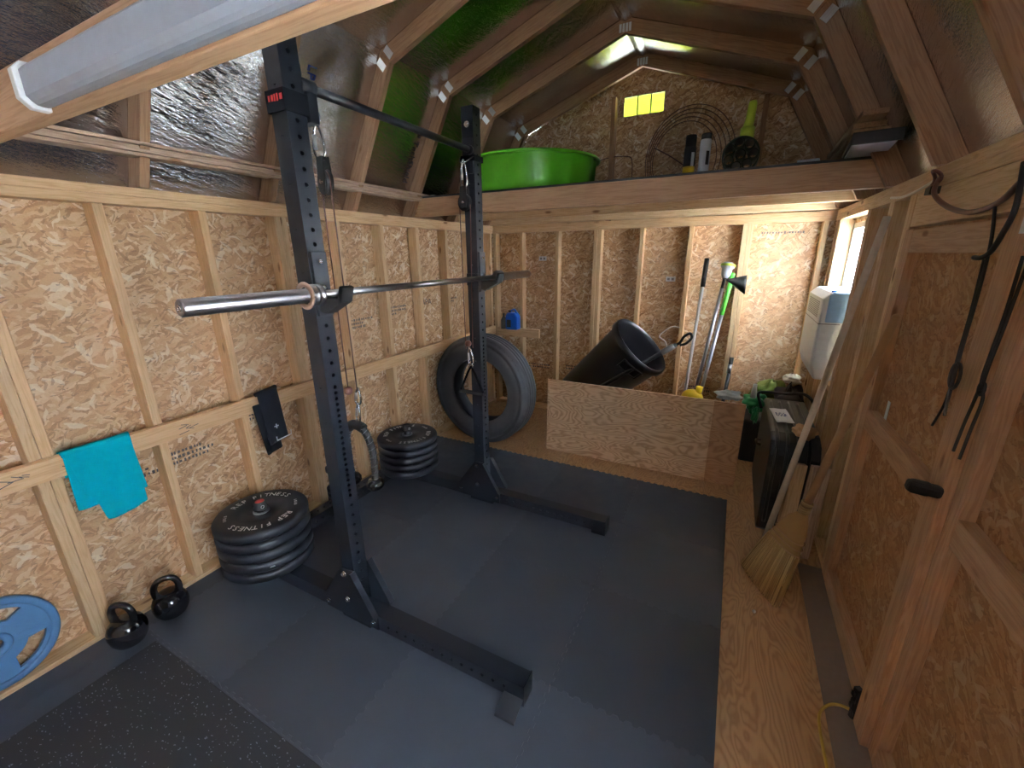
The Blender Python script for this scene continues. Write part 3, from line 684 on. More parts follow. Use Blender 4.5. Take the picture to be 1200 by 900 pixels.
# ------------------------------------------------------------------ cable sets
def carabiner(label, top, bottom, n, w=.026, r=.0042):
    t_, b_ = Vector(top), Vector(bottom); d = (b_-t_); ln = d.length; d.normalize(); s = Vector(n).cross(d).normalized(); P = []
    for k in range(28):
        a = 2*PI*k/28; wy = w*(.75+.35*math.cos(a)*-1)
        P.append((t_+b_)/2+d*(-math.cos(a))*(ln/2)+s*math.sin(a)*wy*.55)
    k = thing('carabiner', label, 'carabiner', tuple((t_+b_)/2))
    MB().tube(P, r, 8, close=True).build('hook_body', 'bolt', k)
    c = (t_+b_)/2+s*w*.30; MB().cyl(c-d*ln*.2, c+d*ln*.2, r*1.35, 10).build('gate_sleeve', 'chrome', k); return k
def pulley(label, c, n, r=.045):
    c = Vector(c); n = Vector(n).normalized(); k = thing('pulley', label, 'pulley', tuple(c))
    MB().lathe(c-n*.010, n, [(.006, 0), (r, 0), (r-.010, .010), (r, .020), (.006, .020)], 32, close=True).build('wheel', 'blackm', k)
    s = n.cross(Vector((0, 0, 1))).normalized(); mb = MB()
    for q in (-1, 1):
        o_ = c+n*(.0115*q); P = [o_+s*a+Vector((0, 0, b)) for a, b in ((-.022, .085), (.022, .085), (.030, .01), (.020, -.028), (-.020, -.028), (-.030, .01))]; mb.prism(P, n*.003*q)
    mb.box(c+Vector((0, 0, .080)), (.02, .02, .012)); mb.build('cheek_plate', 'blackm', k, .001)
    MB().cyl(c-n*.022, c+n*.022, .007, 12).build('axle', 'bolt', k); return k
CX, CY = .985, 1.40
MB_ = MB().tube([(CX+.022*math.cos(a), CY, 2.185+.026*math.sin(a)) for a in [2*PI*k/20 for k in range(20)]], .0045, 8, close=True)
o = MB_.build('steel_ring', 'bolt'); tag(o, 'round steel ring hanging below the near end of the pull-up bar', 'ring')
carabiner('steel carabiner between ring and pulley at top of the near upright', (CX, CY, 2.170), (CX, CY, 2.050), (-.3, 1, 0), .050, .005)
n1 = Vector((-.35, 1, 0)).normalized()
pulley('black cable pulley hanging by the near upright', (CX+.01, CY, 1.975), (.25, 1, 0))
s1 = Vector((1, -.25, 0)).normalized()*.036
o = MB().tube([(CX+.01-s1.x, CY-s1.y, 1.16), (CX+.01-s1.x, CY-s1.y, 1.975)]+[(CX+.01+s1.x*math.cos(a), CY+s1.y*math.cos(a), 1.975+.036*math.sin(a)) for a in [PI-PI*k/10 for k in range(1, 10)]]+[(CX+.01+s1.x, CY+s1.y, 1.975), (CX+.045, CY-.005, 1.155)], .0028, 8).sphere((CX+.01-s1.x, CY-s1.y, 1.142), .019).build('pulley_cable', 'cord'); tag(o, 'dark reddish cable with ball stopper running over the near pulley', 'cable')
carabiner('upper steel carabiner at the end of the near cable', (CX+.045, CY, 1.165), (CX+.035, CY, 1.090), (0, 1, 0), .036)
carabiner('lower steel carabiner holding the triceps rope', (CX+.035, CY, 1.095), (CX+.022, CY, 1.005), (.3, 1, 0), .040)
rope = thing('triceps_rope', 'black braided triceps rope with rubber ball ends hanging by the near upright', 'rope', (CX+.02, CY, .98))
MB().tube([(CX+.02+.014*math.cos(a), CY, .992+.014*math.sin(a)) for a in [2*PI*k/16 for k in range(16)]], .004, 8, close=True).build('eyelet', 'bolt', rope)
MB().tube(catmull([(CX-.035, CY, .972), (CX-.015, CY, .986), (CX+.02, CY, .988), (CX+.05, CY, .978)], 5), .022, 14).build('rope_collar', 'blackm', rope)
def rope_strand(P, name):
    C = catmull(P, 14); mb = MB(); mw = MB(); n = len(C); cen = []
    for k in range(n): cen.append(C[k])
    for q in range(3):
        pts = []
        for k in range(n):
            d = (C[min(k+1, n-1)]-C[max(k-1, 0)]).normalized(); u, v, _ = frame_of(d); u = Vector((1, 0, 0))-d*d.x; u.normalize(); v = d.cross(u)
            a = 2*PI*(k/6.0)+q*2*PI/3; pts.append(C[k]+(u*math.cos(a)+v*math.sin(a))*.0085)
        mb.tube(pts, .0085, 7)
    mb.build(name, 'blackm', rope)
    pts = []
    for k in range(n*2):
        t_ = k/2; i = min(int(t_), n-2); f = t_-i; p = C[i].lerp(C[i+1], min(f, 1)); d = (C[i+1]-C[i]).normalized(); u = Vector((1, 0, 0))-d*d.x; u.normalize(); v = d.cross(u)
        a = 2*PI*(t_/6.0)+.9; pts.append(p+(u*math.cos(a)+v*math.sin(a))*.0165)
    mw.tube(pts, .0011, 5); mw.build('white_tracer', 'grey', rope)
    e = C[-1]; MB().lathe(e+Vector((0, 0, .012)), (0, 0, -1), [(.016, 0), (.030, .006), (.039, .020), (.039, .036), (.030, .048), (.01, .050)], 24).build('ball_end', 'kb', rope)
rope_strand([(CX+.045, CY, .978), (CX+.068, CY+.005, .93), (CX+.078, CY+.01, .86), (CX+.078, CY+.01, .76), (CX+.072, CY+.01, .72)], 'strand')
rope_strand([(CX-.030, CY, .972), (CX-.060, CY, .93), (CX-.066, CY, .86), (CX-.066, CY, .76), (CX-.060, CY, .72)], 'strand')
DX, DY = .985, 2.365
carabiner('steel carabiner hanging from the far upright above its pulley', (DX, DY, 2.215), (DX, DY, 2.070), (0, 1, 0), .048, .005)
o = MB().tube([(DX-.05, DY+.045, 2.235), (DX-.02, DY, 2.205), (DX, DY-.004, 2.195), (DX+.02, DY, 2.205), (DX+.04, DY+.045, 2.235)], .004, 8).build('wire_loop', 'bolt'); tag(o, 'steel wire loop at the top of the far upright', 'loop')
pulley('black cable pulley hanging on the far upright', (DX, DY, 1.995), (.15, 1, 0))
o = MB().tube([(DX-.036, DY, 1.14), (DX-.036, DY, 1.995)]+[(DX+.036*-math.cos(a), DY, 1.995+.036*math.sin(a)) for a in [PI*k/10 for k in range(1, 10)]]+[(DX+.036, DY, 1.995), (DX+.015, DY, 1.15)], .0028, 8).sphere((DX-.018, DY, 1.175), .021).build('pulley_cable', 'cord'); tag(o, 'dark cable with ball stopper running down the far upright', 'cable')
carabiner('steel carabiner holding the triangle handle on the far upright', (DX-.010, DY, 1.150), (DX, DY, 1.035), (0, 1, 0), .040)
hd = thing('triangle_handle', 'black triangular strap handle hanging in front of the far upright', 'handle', (DX, DY, .86))
MB().cyl((DX-.090, DY-.005, .855), (DX+.090, DY-.005, .855), .013, 14).build('grip', 'blackm', hd)
mb = MB()
for s in (-1, 1):
    mb.tube([(DX, DY-.005, 1.030), (DX+s*.025, DY-.005, .99), (DX+s*.086, DY-.005, .862)], .0075, 8)
mb.build('strap', 'cloth', hd)
MB().tube([(DX+.013*math.cos(a), DY-.005, 1.035+.013*math.sin(a)) for a in [2*PI*k/16 for k in range(16)]], .004, 8, close=True).build('ring', 'bolt', hd)

# ------------------------------------------------------------------ tyre
ty = thing('tyre', 'large worn truck tyre standing against the left wall behind the rack', 'tyre', (0, 0, 0), world=False)
Rt, Wt, Ri = .510, .248, .300
prof = [(Ri, .045), (Ri+.012, .030), (Ri+.03, .022), (.36, .010), (.40, .0), (.435, .004), (.440, .009), (.452, .009), (.458, .004), (.478, .014), (.484, .026), (.497, .030), (.505, .042)]
tread = []
for k in range(4):
    a = .048+k*.040; tread += [(Rt, a), (Rt, a+.030), (Rt-.012, a+.032), (Rt-.012, a+.038)]
prof2 = prof+tread[:-2]+[(r, Wt-h) for r, h in reversed(prof)]
inner = [(Ri+.015, Wt-.055), (.40, Wt-.028), (.47, Wt-.05), (.482, Wt/2), (.47, .05), (.40, .028), (Ri+.015, .055)]
MB().lathe((0, 0, 0), (0, 1, 0), prof2+inner, 96, close=True).build('casing', 'tyre', ty)
mb = MB()
for k in range(60):
    a = 2*PI*k/60; mb.box((.492*math.cos(a), .0285, .492*math.sin(a)), (.012, .004, .004), Matrix.Rotation(-a, 3, 'Y'))
mb.build('shoulder_lugs', 'tyre', ty)
ty.rotation_euler = (0, 0, -.05); ty.location = (.437, 3.275, .512)

# ------------------------------------------------------------------ kettlebells, blue plate, towel, belt
def kettlebell(label, x, y, rz):
    k = thing('kettlebell', label, 'kettlebell', (0, 0, 0), 'glossy black kettlebells', world=False)
    MB().lathe((0, 0, 0), (0, 0, 1), [(.001, .0), (.052, 0), (.070, .012), (.086, .040), (.093, .075), (.090, .105), (.076, .135), (.055, .152), (.03, .160), (.001, .162)], 40).build('ball', 'kb', k)
    P = catmull([(-.048, 0, .125), (-.058, 0, .165), (-.056, 0, .205), (-.035, 0, .238), (0, 0, .247), (.035, 0, .238), (.056, 0, .205), (.058, 0, .165), (.048, 0, .125)], 6)
    MB().tube(P, lambda t: .0165+.004*abs(2*t-1)**2, 16).build('handle', 'kb', k)
    k.rotation_euler = (0, 0, rz); k.scale = (.80, .80, .84); k.location = (x, y, TZ); return k
kettlebell('glossy black kettlebell nearer the blue plate', .142, .705, .5); kettlebell('glossy black kettlebell farther from the blue plate, handle open to view', .135, .880, 1.15)

def flat_curve(loops, depth):
    c = bpy.data.curves.new('t', 'CURVE'); c.dimensions = '2D'; c.fill_mode = 'BOTH'; c.extrude = depth/2; c.bevel_depth = .0015; c.bevel_resolution = 1
    for lp in loops:
        sp = c.splines.new('POLY'); sp.points.add(len(lp)-1); sp.use_cyclic_u = True
        for p, q in zip(sp.points, lp): p.co = (q[0], q[1], 0, 1)
    o = bpy.data.objects.new('t', c); COL.objects.link(o); dg = bpy.context.evaluated_depsgraph_get(); dg.update()
    me = bpy.data.meshes.new_from_object(o.evaluated_get(dg)); bpy.data.objects.remove(o); bpy.data.curves.remove(c); return me
bp = thing('weight_plate', 'blue enamelled weight plate with three grip slots leaning on the left wall', 'weight plate', (0, 0, 0), world=False)
Rb = .185; loops = [[(Rb*math.cos(a), Rb*math.sin(a)) for a in [2*PI*k/72 for k in range(72)]], [(.030*math.cos(a), .030*math.sin(a)) for a in [2*PI*k/32 for k in range(32)]]]
for q in range(3):
    a0 = PI/2-.25+q*2*PI/3; lp = []
    for k in range(13): a = a0-.55+1.10*k/12; lp.append((.146*math.cos(a), .146*math.sin(a)))
    for k in range(13): a = a0+.40-.80*k/12; lp.append((.092*math.cos(a), .092*math.sin(a)))
    loops.append(lp)
mb = MB(); mb.add(flat_curve(loops, .018), Matrix.Identity(4)); mb.build('disc', 'blue', bp)
MB().lathe((0, 0, -.016), (0, 0, 1), [(.158, .004), (.158, .028), (.165, .032), (.181, .032), (.188, .027), (.188, .005), (.181, 0), (.165, 0)], 72, close=True).build('rim', 'blue', bp)
MB().lathe((0, 0, -.018), (0, 0, 1), [(.0265, 0), (.0265, .036), (.046, .036), (.052, .030), (.052, .006), (.046, 0)], 40, close=True).build('hub', 'blue', bp)
for q in range(3):
    a = -.30+q*2*PI/3+.15
    for s in (-1, 1): MB().box((.10*math.cos(a)-s*.012*math.sin(a), .10*math.sin(a)+s*.012*math.cos(a), .0105), (.07, .004, .004), Matrix.Rotation(a, 3, 'Z')).build('raised_rib', 'blue', bp)
bp.rotation_mode = 'QUATERNION'
nrm = Vector((1, 0, .13)).normalized(); upv = Vector((-.13, 0, 1)).normalized(); sd = upv.cross(nrm)
bp.matrix_world = Matrix(((sd.x, upv.x, nrm.x, -.046), (sd.y, upv.y, nrm.y, .375), (sd.z, upv.z, nrm.z, .228), (0, 0, 0, 1)))

def sheet(name, mat, P0, drop, nu=24, nv=20, amp=.004, parent=None, seed=0, th=.003, edge=None):
    """P0(u) gives the point at the top edge; drop(u) length; sheet hangs in -z with ripples in x"""
    rr = random.Random(seed); ph = rr.uniform(0, 6); G = []
    for j in range(nv+1):
        row = []
        for i in range(nu+1):
            u = i/nu; v = j/nv; p = Vector(P0(u)); d = drop(u)
            row.append((p.x+amp*v*(math.sin(u*7+ph)+.6*math.sin(u*15+v*4+ph)), p.y+(edge(u, v) if edge else 0), p.z-d*v))
        G.append(row)
    return MB().grid(G).build(name, mat, parent, solid=th, sub=1)
tw = thing('towel', 'bright turquoise towel folded over the wooden rail on the left wall', 'towel', (.045, .82, .94))
sheet('folded_layer', 'teal', lambda u: (.046, .715+.225*u, .940+.006*u), lambda u: .262+.015*u, parent=tw, seed=1, edge=lambda u, v: .012*v-.02*v*(1-u))
sheet('folded_layer', 'teal', lambda u: (.052, .72+.222*u, .938+.006*u), lambda u: (.245 if u < .15 else .335)+.02*math.sin(u*3), parent=tw, seed=2, amp=.005, edge=lambda u, v: .035*v*(1-u)-.004*v)
MB().tube([(.040, .715, .937), (.040, .94, .943)], .011, 10).grid([[(-.004, .715+.225*i/10, .94-.12*j/6) for i in range(11)] for j in range(7)]).build('folded_layer', 'teal', tw, solid=.004)
bl = thing('lifting_belt', 'black lifting belt with white buckle hung folded over the rail', 'belt', (.045, 1.58, .95))
sheet('strap', 'cloth', lambda u: (.052, 1.535+.125*u, .952+.018*u), lambda u: .33, 10, 14, .003, bl, 3, .006, edge=lambda u, v: .02*v)
sheet('strap', 'cloth', lambda u: (.046, 1.500+.10*u, .895), lambda u: .33-.02*u, 10, 14, .003, bl, 4, .006, edge=lambda u, v: .035*v)
MB().tube([(.045, 1.53, .951), (.045, 1.66, .969)], .012, 10).build('strap', 'cloth', bl)
MB().tube([(.078, 1.59, .675), (.078, 1.59, .650), (.078, 1.685, .658), (.078, 1.685, .685)], .004, 8).build('buckle', 'white', bl)
MB().box((.064, 1.61, .735), (.002, .028, .007)).box((.064, 1.61, .735), (.002, .007, .028)).build('plus_mark', 'white', bl)

# ------------------------------------------------------------------ plywood barrier
bd = thing('plywood_barrier', 'low plywood board standing on edge across the back of the room', 'board', (1.8, 3.46, 0))
o = MB().bb((1.06, 3.452, 0), (2.386, 3.470, .664)).build('board_panel', 'plyy', bd, .001)
o = MB().bb((2.388, 3.452, 0), (2.594, 3.470, .662)).build('end_panel', 'plydark', bd, .001); o['label'] = 'redder short end panel'
MB().bb((2.37, 3.470, 0), (2.41, 3.50, .64)).bb((1.10, 3.470, 0), (1.14, 3.50, .64)).build('batten', 'pine', bd)

# ------------------------------------------------------------------ shop light on the tie joist
lt = thing('shop_light', 'long white wraparound lamp fixed to the near cross beam', 'lamp', (1.6, .60, 2.06))
lx0, lx1, ly, lz0, lz1 = 1.045, 2.24, .6466, 2.012, 2.088
prf = [(ly, lz1), (ly-.025, lz1), (ly-.038, lz1-.015), (ly-.038, lz0+.015), (ly-.025, lz0), (ly, lz0)]
MB().prism([(lx0+.02, y-.0005, z) for y, z in prf], (lx1-lx0-.04, 0, 0)).build('diffuser', 'lens', lt, .008)
pc = [(ly, lz1+.006), (ly-.030, lz1+.005), (ly-.046, lz1-.012), (ly-.046, lz0+.012), (ly-.030, lz0-.005), (ly, lz0-.006)]
for x in (lx0, lx1-.022): MB().prism([(x, y-.0005, z) for y, z in pc], (.022, 0, 0)).build('end_cap', 'whitep', lt, .003)

# trim boards lying on the tie joists along the left wall
for i, (x, z, y0_, y1_, m) in enumerate(((.075, .0, .50, 3.14, 'pine_grey'), (.085, .014, .55, 3.20, 'pine_grey'), (.07, .028, .50, 3.10, 'pine_grey'), (.09, .042, .62, 3.22, 'pine_grey'))):
    o = lumber('trim_board', (x, y0_, PT+.121+z), (x, y1_, PT+.121+z), .075, .0125, (0, 0, 1), m, None, .001)
    tag(o, 'long thin trim board lying under the left roof slope, %s of the pile' % ['lowest', 'second', 'third', 'top'][i], 'board', 'trim boards under the left roof slope')
for i, (x, z, a) in enumerate(((.17, .002, 3.12), (.22, .010, 3.2))):
    o = MB().bb((x, a, DK+.001), (x+.03+i*.02, a+.9, DK+.010+z)).build('metal_strip', 'steelg', bevel=.001); tag(o, 'silver metal strip on the loft by the left slope, %s' % ('nearer the front edge' if i == 0 else 'set further back'), 'metal strip')

# ------------------------------------------------------------------ on the loft
pl = thing('wading_pool', 'round bright green plastic wading pool sitting on the loft', 'wading pool', (.80, 3.68, DK))
cx, cy = .80, 3.68; rings = []
for (r, z) in ((.44, .004), (.485, .0), (.500, .02), (.512, .13), (.522, .255), (.535, .268), (.550, .264), (.552, .252), (.545, .246)):
    ring = []
    for j in range(96):
        a = 2*PI*j/96; w = 1-(.045*(1 if (j % 12) < 3 else .0) if .01 < z < .25 else 0); ring.append((cx+r*w*math.cos(a), cy+r*w*math.sin(a), DK+.001+z))
    rings.append(ring)
mb = MB().rings(rings, cap=False); k = len(mb.v); mb.v += [Vector((cx+.44*math.cos(2*PI*j/96), cy+.44*math.sin(2*PI*j/96), DK+.005)) for j in range(96)]; mb._f(tuple(range(k, k+96)))
mb.build('basin', 'greenp', pl, solid=.004)
MB().tube([(cx+.548*math.cos(a), cy+.548*math.sin(a), DK+.256+.02*max(0, math.sin(a*1.0-2.6))) for a in [-.9+1.3*k/30 for k in range(31)]], .004, 8).build('rim_edge', 'white', pl)
def can(label, x, y, bands, h=.21, r=.034):
    k = thing('spray_can', label, 'spray can', (x, y, DK), None)
    z = DK+.001
    MB().lathe((x, y, z), (0, 0, 1), [(r-.003, 0), (r, .004), (r, h), (r-.004, h+.008), (.022, h+.022), (.012, h+.024)], 28).build('can_body', bands[0], k)
    if bands[1]: MB().lathe((x, y, z), (0, 0, 1), [(r, .05), (r+.0008, .05), (r+.0008, .09), (r, .09)], 28, close=True).build('label_band', bands[1], k)
    MB().lathe((x, y, z+h+.004), (0, 0, 1), [(.001, 0), (r-.003, 0), (r-.003, bands[3]), (r-.006, bands[3]+.006), (.001, bands[3]+.008)], 24).build('cap', bands[2], k)
    MB().box((x+.6*r, y-.8*r, z+.13), (.02, .003, .08), Matrix.Rotation(.7, 3, 'Z')).build('label_print', 'blackm' if bands[0] != 'blackm' else 'whitep', k)
can('black spray can with yellow band on the loft, beside the white one', 2.045, 3.45, ('blackm', 'yellp', 'blackm', .065), .20, .036)
can('white spray can with black cap on the loft', 2.135, 3.45, ('whitep', None, 'blackm', .03), .235, .033)
tb = thing('tube_bundle', 'bundle of black round tubes with open ends on the loft', 'tubes', (2.33, 3.36, DK))
ct = Vector((2.345, 3.34, DK+.118)); cells = [(0, 0)]+[(.068*math.cos(PI/2+.2+k*2*PI/7), .068*math.sin(PI/2+.2+k*2*PI/7)) for k in range(7)]
for a, b in cells: MB().lathe(ct+Vector((a, 0, b)), (0, 1, 0), [(.024, 0), (.0285, 0), (.0285, .20), (.024, .20), (.024, .18), (.024, .01)], 20, close=True).build('tube', 'tubes', tb)
MB().lathe(ct+Vector((0, .03, 0)), (0, 1, 0), [(.098, 0), (.104, 0), (.104, .14), (.098, .14)], 32, close=True).build('outer_sleeve', 'tubes', tb)
mb = MB().tube([ct+Vector((.02, .1, .10)), ct+Vector((.02, .1, .16))], .040, 16).tube([ct+Vector((.02, .1, .16)), ct+Vector((.025, .1, .20)), ct+Vector((.03, .1, .285)), ct+Vector((.03, .1, .30))], lambda t: .030-.010*t, 16)
o = mb.build('lime_nozzle', 'lime'); tag(o, 'lime green plastic wand handle sticking up behind the black tubes', 'handle')
# wires on the gable
mb = MB()
for k in range(5):
    cxx, czz, rr_ = 1.88+.01*k, 2.48, .26+.025*k
    mb.tube([(cxx+rr_*1.0*math.cos(a), L+.082-.002*k, czz+rr_*1.15*math.sin(a)) for a in [-.4+k*.07+(PI+.9)*j/40 for j in range(41)]], .0035, 6)
mb.tube(catmull([(1.63, L+.08, 2.60), (1.80, L+.078, 2.50), (1.98, L+.078, 2.36), (2.1, L+.078, 2.2)], 8), .005, 6)
o = mb.build('cable_coil', 'cord'); tag(o, 'loose coil of brown cable hung on the back gable above the cans', 'cable')
o = MB().tube(catmull([(1.0, L+.08, 2.50), (1.2, L+.03, 2.55), (1.38, L+.08, 2.56), (1.44, L+.08, 2.50), (1.44, L+.08, 2.2)], 8), .004, 6).build('gable_wire', 'cord'); tag(o, 'thin brown wire stapled across the gable beside the green pool', 'cable')
# things lying on the right end of the loft
sc = thing('framed_panel', 'black framed panel with pale underside sticking out over the loft edge', 'panel', (2.93, 3.1, DK))
R = Matrix.Rotation(-.09, 3, 'Z')
def rb(c, d, name, mat, par, dz=0, R=R): return MB().box(c, d, R).build(name, mat, par, .002)
rb((2.925, 3.18, DK+.016), (.16, .80, .012), 'pale_sheet', 'whitep', sc); rb((2.925, 3.18, DK+.034), (.175, .82, .02), 'backing', 'blackm', sc)
rb((2.890, 2.765, DK+.028), (.18, .02, .048), 'front_rail', 'blackm', sc)
o = MB().box((2.72, 3.40, DK+.011), (.10, .55, .018), Matrix.Rotation(-.15, 3, 'Z')).build('metal_tray', 'whitep', bevel=.002); tag(o, 'narrow pale metal tray lying left of the framed panel on the loft', 'tray')
for i, (x, yc, z, l, w) in enumerate(((2.90, 3.22, .060, .85, .14), (2.88, 3.24, .084, .90, .12), (2.86, 3.18, .108, 1.0, .09))):
    R2 = Matrix.Rotation(-.09+.03*i, 3, 'Z'); o = MB().box((0, 0, 0), (l, w, .021)).build('offcut_board', 'pine_dark', bevel=.002, M4=Matrix.Translation((x, yc, DK+z)) @ Matrix.Rotation(PI/2-.08+.03*i, 4, 'Z'))
    tag(o, 'wooden board lying on the framed panel on the loft, %s of three' % ['lowest', 'middle', 'top'][i], 'board', 'boards piled on the framed panel')

# ------------------------------------------------------------------ behind the barrier
n = Vector((.70, -.10, .70)).normalized(); C = Vector((1.765, 3.86, .955))
gc = thing('trash_can', 'big black plastic trash can tilted over behind the plywood barrier', 'trash can', tuple(C-n*.78))
MB().lathe(C-n*.82, n, [(.001, 0), (.215, 0), (.225, .01), (.272, .76), (.295, .765), (.295, .80), (.288, .82), (.278, .82), (.268, .78), (.262, .74), (.215, .02), (.001, .015)], 56).build('barrel', 'blackp', gc)
u = Vector((n.z, 0, -n.x)).normalized(); v = n.cross(u)      # u points right and down along the mouth
side = (u*.35-Vector((0, 1, 0))*.94).normalized(); side = (side-n*side.dot(n)).normalized(); tn = n.cross(side)
def on_can(a, h, out=0):   # angle offset a about axis from side, distance h below the rim
    r = .272-.0627*(h/.76)+out; d = side*math.cos(a)+tn*math.sin(a); return C-n*h+d*r
P = [on_can(a, h, .010) for a, h in ((-.35, .09), (.0, .09), (.35, .09), (.35, .17), (.0, .17), (-.35, .17))]; MB().tube(P, .010, 8, close=True).build('handle', 'blackp', gc)
P = [on_can(a, h, .002) for a, h in ((-.75, .10), (-.75, .65), (.75, .65), (.75, .10))]; mb = MB()
for s in (-.75, .75): mb.tube([on_can(s, .25+.1*k, .001) for k in range(6)], .006, 8)
mb.tube([on_can(-.75+.15*k, .25-.06*math.sin(PI*k/10), .001) for k in range(11)], .006, 8); mb.build('moulded_rib', 'blackp', gc)
mb = MB(); me = text_mesh('R', .03); c_ = on_can(.46, .10, .004); mb.add(me, Matrix(((tn.x, n.x, side.x, c_.x), (tn.y, n.y, side.y, c_.y), (tn.z, n.z, side.z, c_.z), (0, 0, 0, 1)))); mb.build('letter_mark', 'white', gc)
ck = thing('wooden_crate', 'low wooden crate under the tilted trash can behind the barrier', 'crate', (1.2, 3.95, 0))
for x in (1.00, 1.41): MB().bb((x, 3.78, .002), (x+.02, 4.12, .235)).build('end_panel', 'pine', ck)
for z in (.005, .085, .165):
    for y in (3.765, 4.12): MB().bb((1.00, y, z), (1.43, y+.015, z+.065)).build('slat', 'pine', ck)
ps = thing('pole_saw', 'black tool shaft with white cord hooked on its end leaning on the trash can', 'garden tool', (1.5, 3.6, .5))
a, b = Vector((1.40, 3.56, .545)), Vector((2.06, 3.70, 1.01)); d = (b-a).normalized()
MB().cyl(a, b, .017, 14).build('shaft', 'blackm', ps)
MB().cyl(a.lerp(b, .02)-d*.02, a.lerp(b, .02)+d*.05, .030, 14).cyl(b-d*.13, b-d*.02, .024, 14).build('clamp', 'grey', ps)
MB().tube(catmull([b-d*.03, b+d*.03, b+d*.06+Vector((0, 0, .03)), b+d*.11+Vector((0, 0, .03)), b+d*.13-Vector((0, 0, .015)), b+d*.08-Vector((0, 0, .035)), b+d*.03-Vector((0, 0, .02))], 6), .011, 10).build('loop_handle', 'blackm', ps)
MB().tube(catmull([b-d*.08, b-d*.09+Vector((-.01, 0, .07)), b-d*.10+Vector((-.05, 0, .12)), b-d*.04+Vector((-.02, 0, .16)), b+d*.01+Vector((0, 0, .13))], 6), .0045, 8).build('cord', 'white', ps)

sh = thing('long_handled_tool', 'white handled garden tool with black grip leaning on back wall, left of the trimmer', 'garden tool', (2.13, 4.2, .0))
MB().cyl((2.115, 4.08, .02), (2.165, 4.30, 1.42), .014, 12).build('shaft', 'white', sh); MB().tube([(2.165, 4.30, 1.42), (2.172, 4.33, 1.66)], .020, 12).build('grip', 'blackm', sh)
tr_ = thing('string_trimmer', 'string trimmer leaning on the back wall with dark guard and silver motor head', 'string trimmer', (2.2, 4.0, .0))
a, b = Vector((2.165, 3.97, .05)), Vector((2.335, 4.24, 1.52))
MB().cyl(a, b, .013, 12).build('shaft', 'blackm', tr_); MB().cyl(a.lerp(b, .35), a.lerp(b, .93), .0145, 12).build('blue_sleeve', 'alu', tr_)
mb = MB().lathe(b, (b-a), [(.02, -.02), (.034, 0), (.040, .03), (.040, .06), (.052, .065), (.055, .09), (.03, .11)], 20); mb.build('motor_head', 'whitep', tr_)
MB().lathe(b+(b-a).normalized()*.075, (b-a), [(.0555, 0), (.058, .004), (.058, .016), (.0555, .02)], 20, close=True).build('spool_band', 'lime', tr_)
g0 = b+Vector((-.02, 0, -.03)); G = [[g0+Vector((.03+.15*i/8, -.03-.10*math.sin(PI*j/8), -.02*i/8-.085*math.cos(PI*j/8)*(i/8)*.9-.02*i/8)) for i in range(9)] for j in range(9)]
MB().grid(G).build('guard', 'blackm', tr_, solid=.004)
c_ = a.lerp(b, .30); MB().cyl(c_+Vector((-.03, 0, .01)), c_+Vector((.05, 0, -.005)), .016, 12).build('clamp', 'blackm', tr_); MB().sphere(c_+Vector((.055, -.01, -.005)), .020).build('knob', 'lime', tr_)
c_ = a.lerp(b, .26); c_ = a.lerp(b, .30)-Vector((0, 0, .14)); MB().cyl(c_+Vector((-.13, 0, .005)), c_+Vector((.09, 0, .0)), .014, 12).build('cross_handle', 'blackm', tr_)
MB().lathe(a.lerp(b, .20), (b-a), [(.014, 0), (.028, .01), (.028, .05), (.014, .06)], 16).build('coupling', 'galv', tr_)
gr = thing('green_grip_tool', 'grey shafted tool with bright green grip leaning behind the trimmer', 'garden tool', (2.3, 4.1, .0))
MB().cyl((2.205, 4.10, .02), (2.355, 4.26, 1.27), .0155, 12).build('shaft', 'alu', gr); MB().tube([(2.345, 4.25, 1.19), (2.385, 4.305, 1.52)], .019, 12).sphere((2.386, 4.306, 1.525), .020).build('grip', 'greeng', gr)
bx = thing('yellow_tool_head', 'yellow plastic tool head just showing above the barrier', 'garden tool', (2.2, 3.85, .0))
MB().bb((2.14, 3.80, .0), (2.26, 3.92, .50)).build('lower_box', 'blackm', bx, .01); MB().sphere((2.21, 3.86, .545), (.085, .06, .065)).cyl((2.25, 3.86, .55), (2.26, 3.86, .64), .028, 14).build('yellow_cover', 'yellp', bx)
o = MB().cyl((2.43, 4.26, .0), (2.475, 4.37, .80), .016, 12).m(1).cyl((2.462, 4.336, .66), (2.469, 4.352, .74), .0172, 12).build('short_rod', ['blackm', 'galv']); tag(o, 'short black rod with a silver band leaning in the back corner bay', 'rod')
jg = thing('blue_jug', 'bright blue plastic jug standing on the short back wall rail behind the tyre', 'jug', (.30, 4.28, .92))
x_, y_, z_ = .285, 4.30, .9195
mb = MB().prism([(x_-.065, y_-.05, z_), (x_+.075, y_-.05, z_), (x_+.075, y_-.05, z_+.14), (x_+.045, y_-.05, z_+.185), (x_-.045, y_-.05, z_+.185), (x_-.065, y_-.05, z_+.15)], (0, .10, 0)); mb.build('bottle_body', 'bluep', jg, .012)
MB().cyl((x_-.03, y_, z_+.180), (x_-.03, y_, z_+.21), .017, 16).build('cap', 'blackm', jg)
MB().bb((x_-.045, y_-.0525, z_+.03), (x_+.005, y_-.0505, z_+.11)).build('label_patch', 'blackm', jg)
MB().tube(catmull([(x_+.05, y_, z_+.175), (x_+.03, y_, z_+.215), (x_-.005, y_, z_+.21), (x_-.02, y_, z_+.19)], 6), .009, 10).build('handle', 'bluep', jg)
mb = MB().lathe((.175, 4.30, .9195), (0, 0, 1), [(.001, 0), (.030, 0), (.032, .01), (.032, .10), (.012, .14), (.012, .17), (.001, .172)], 20); o = mb.build('dark_bottle', 'blackm'); tag(o, 'small dark bottle standing left of the blue jug', 'bottle')

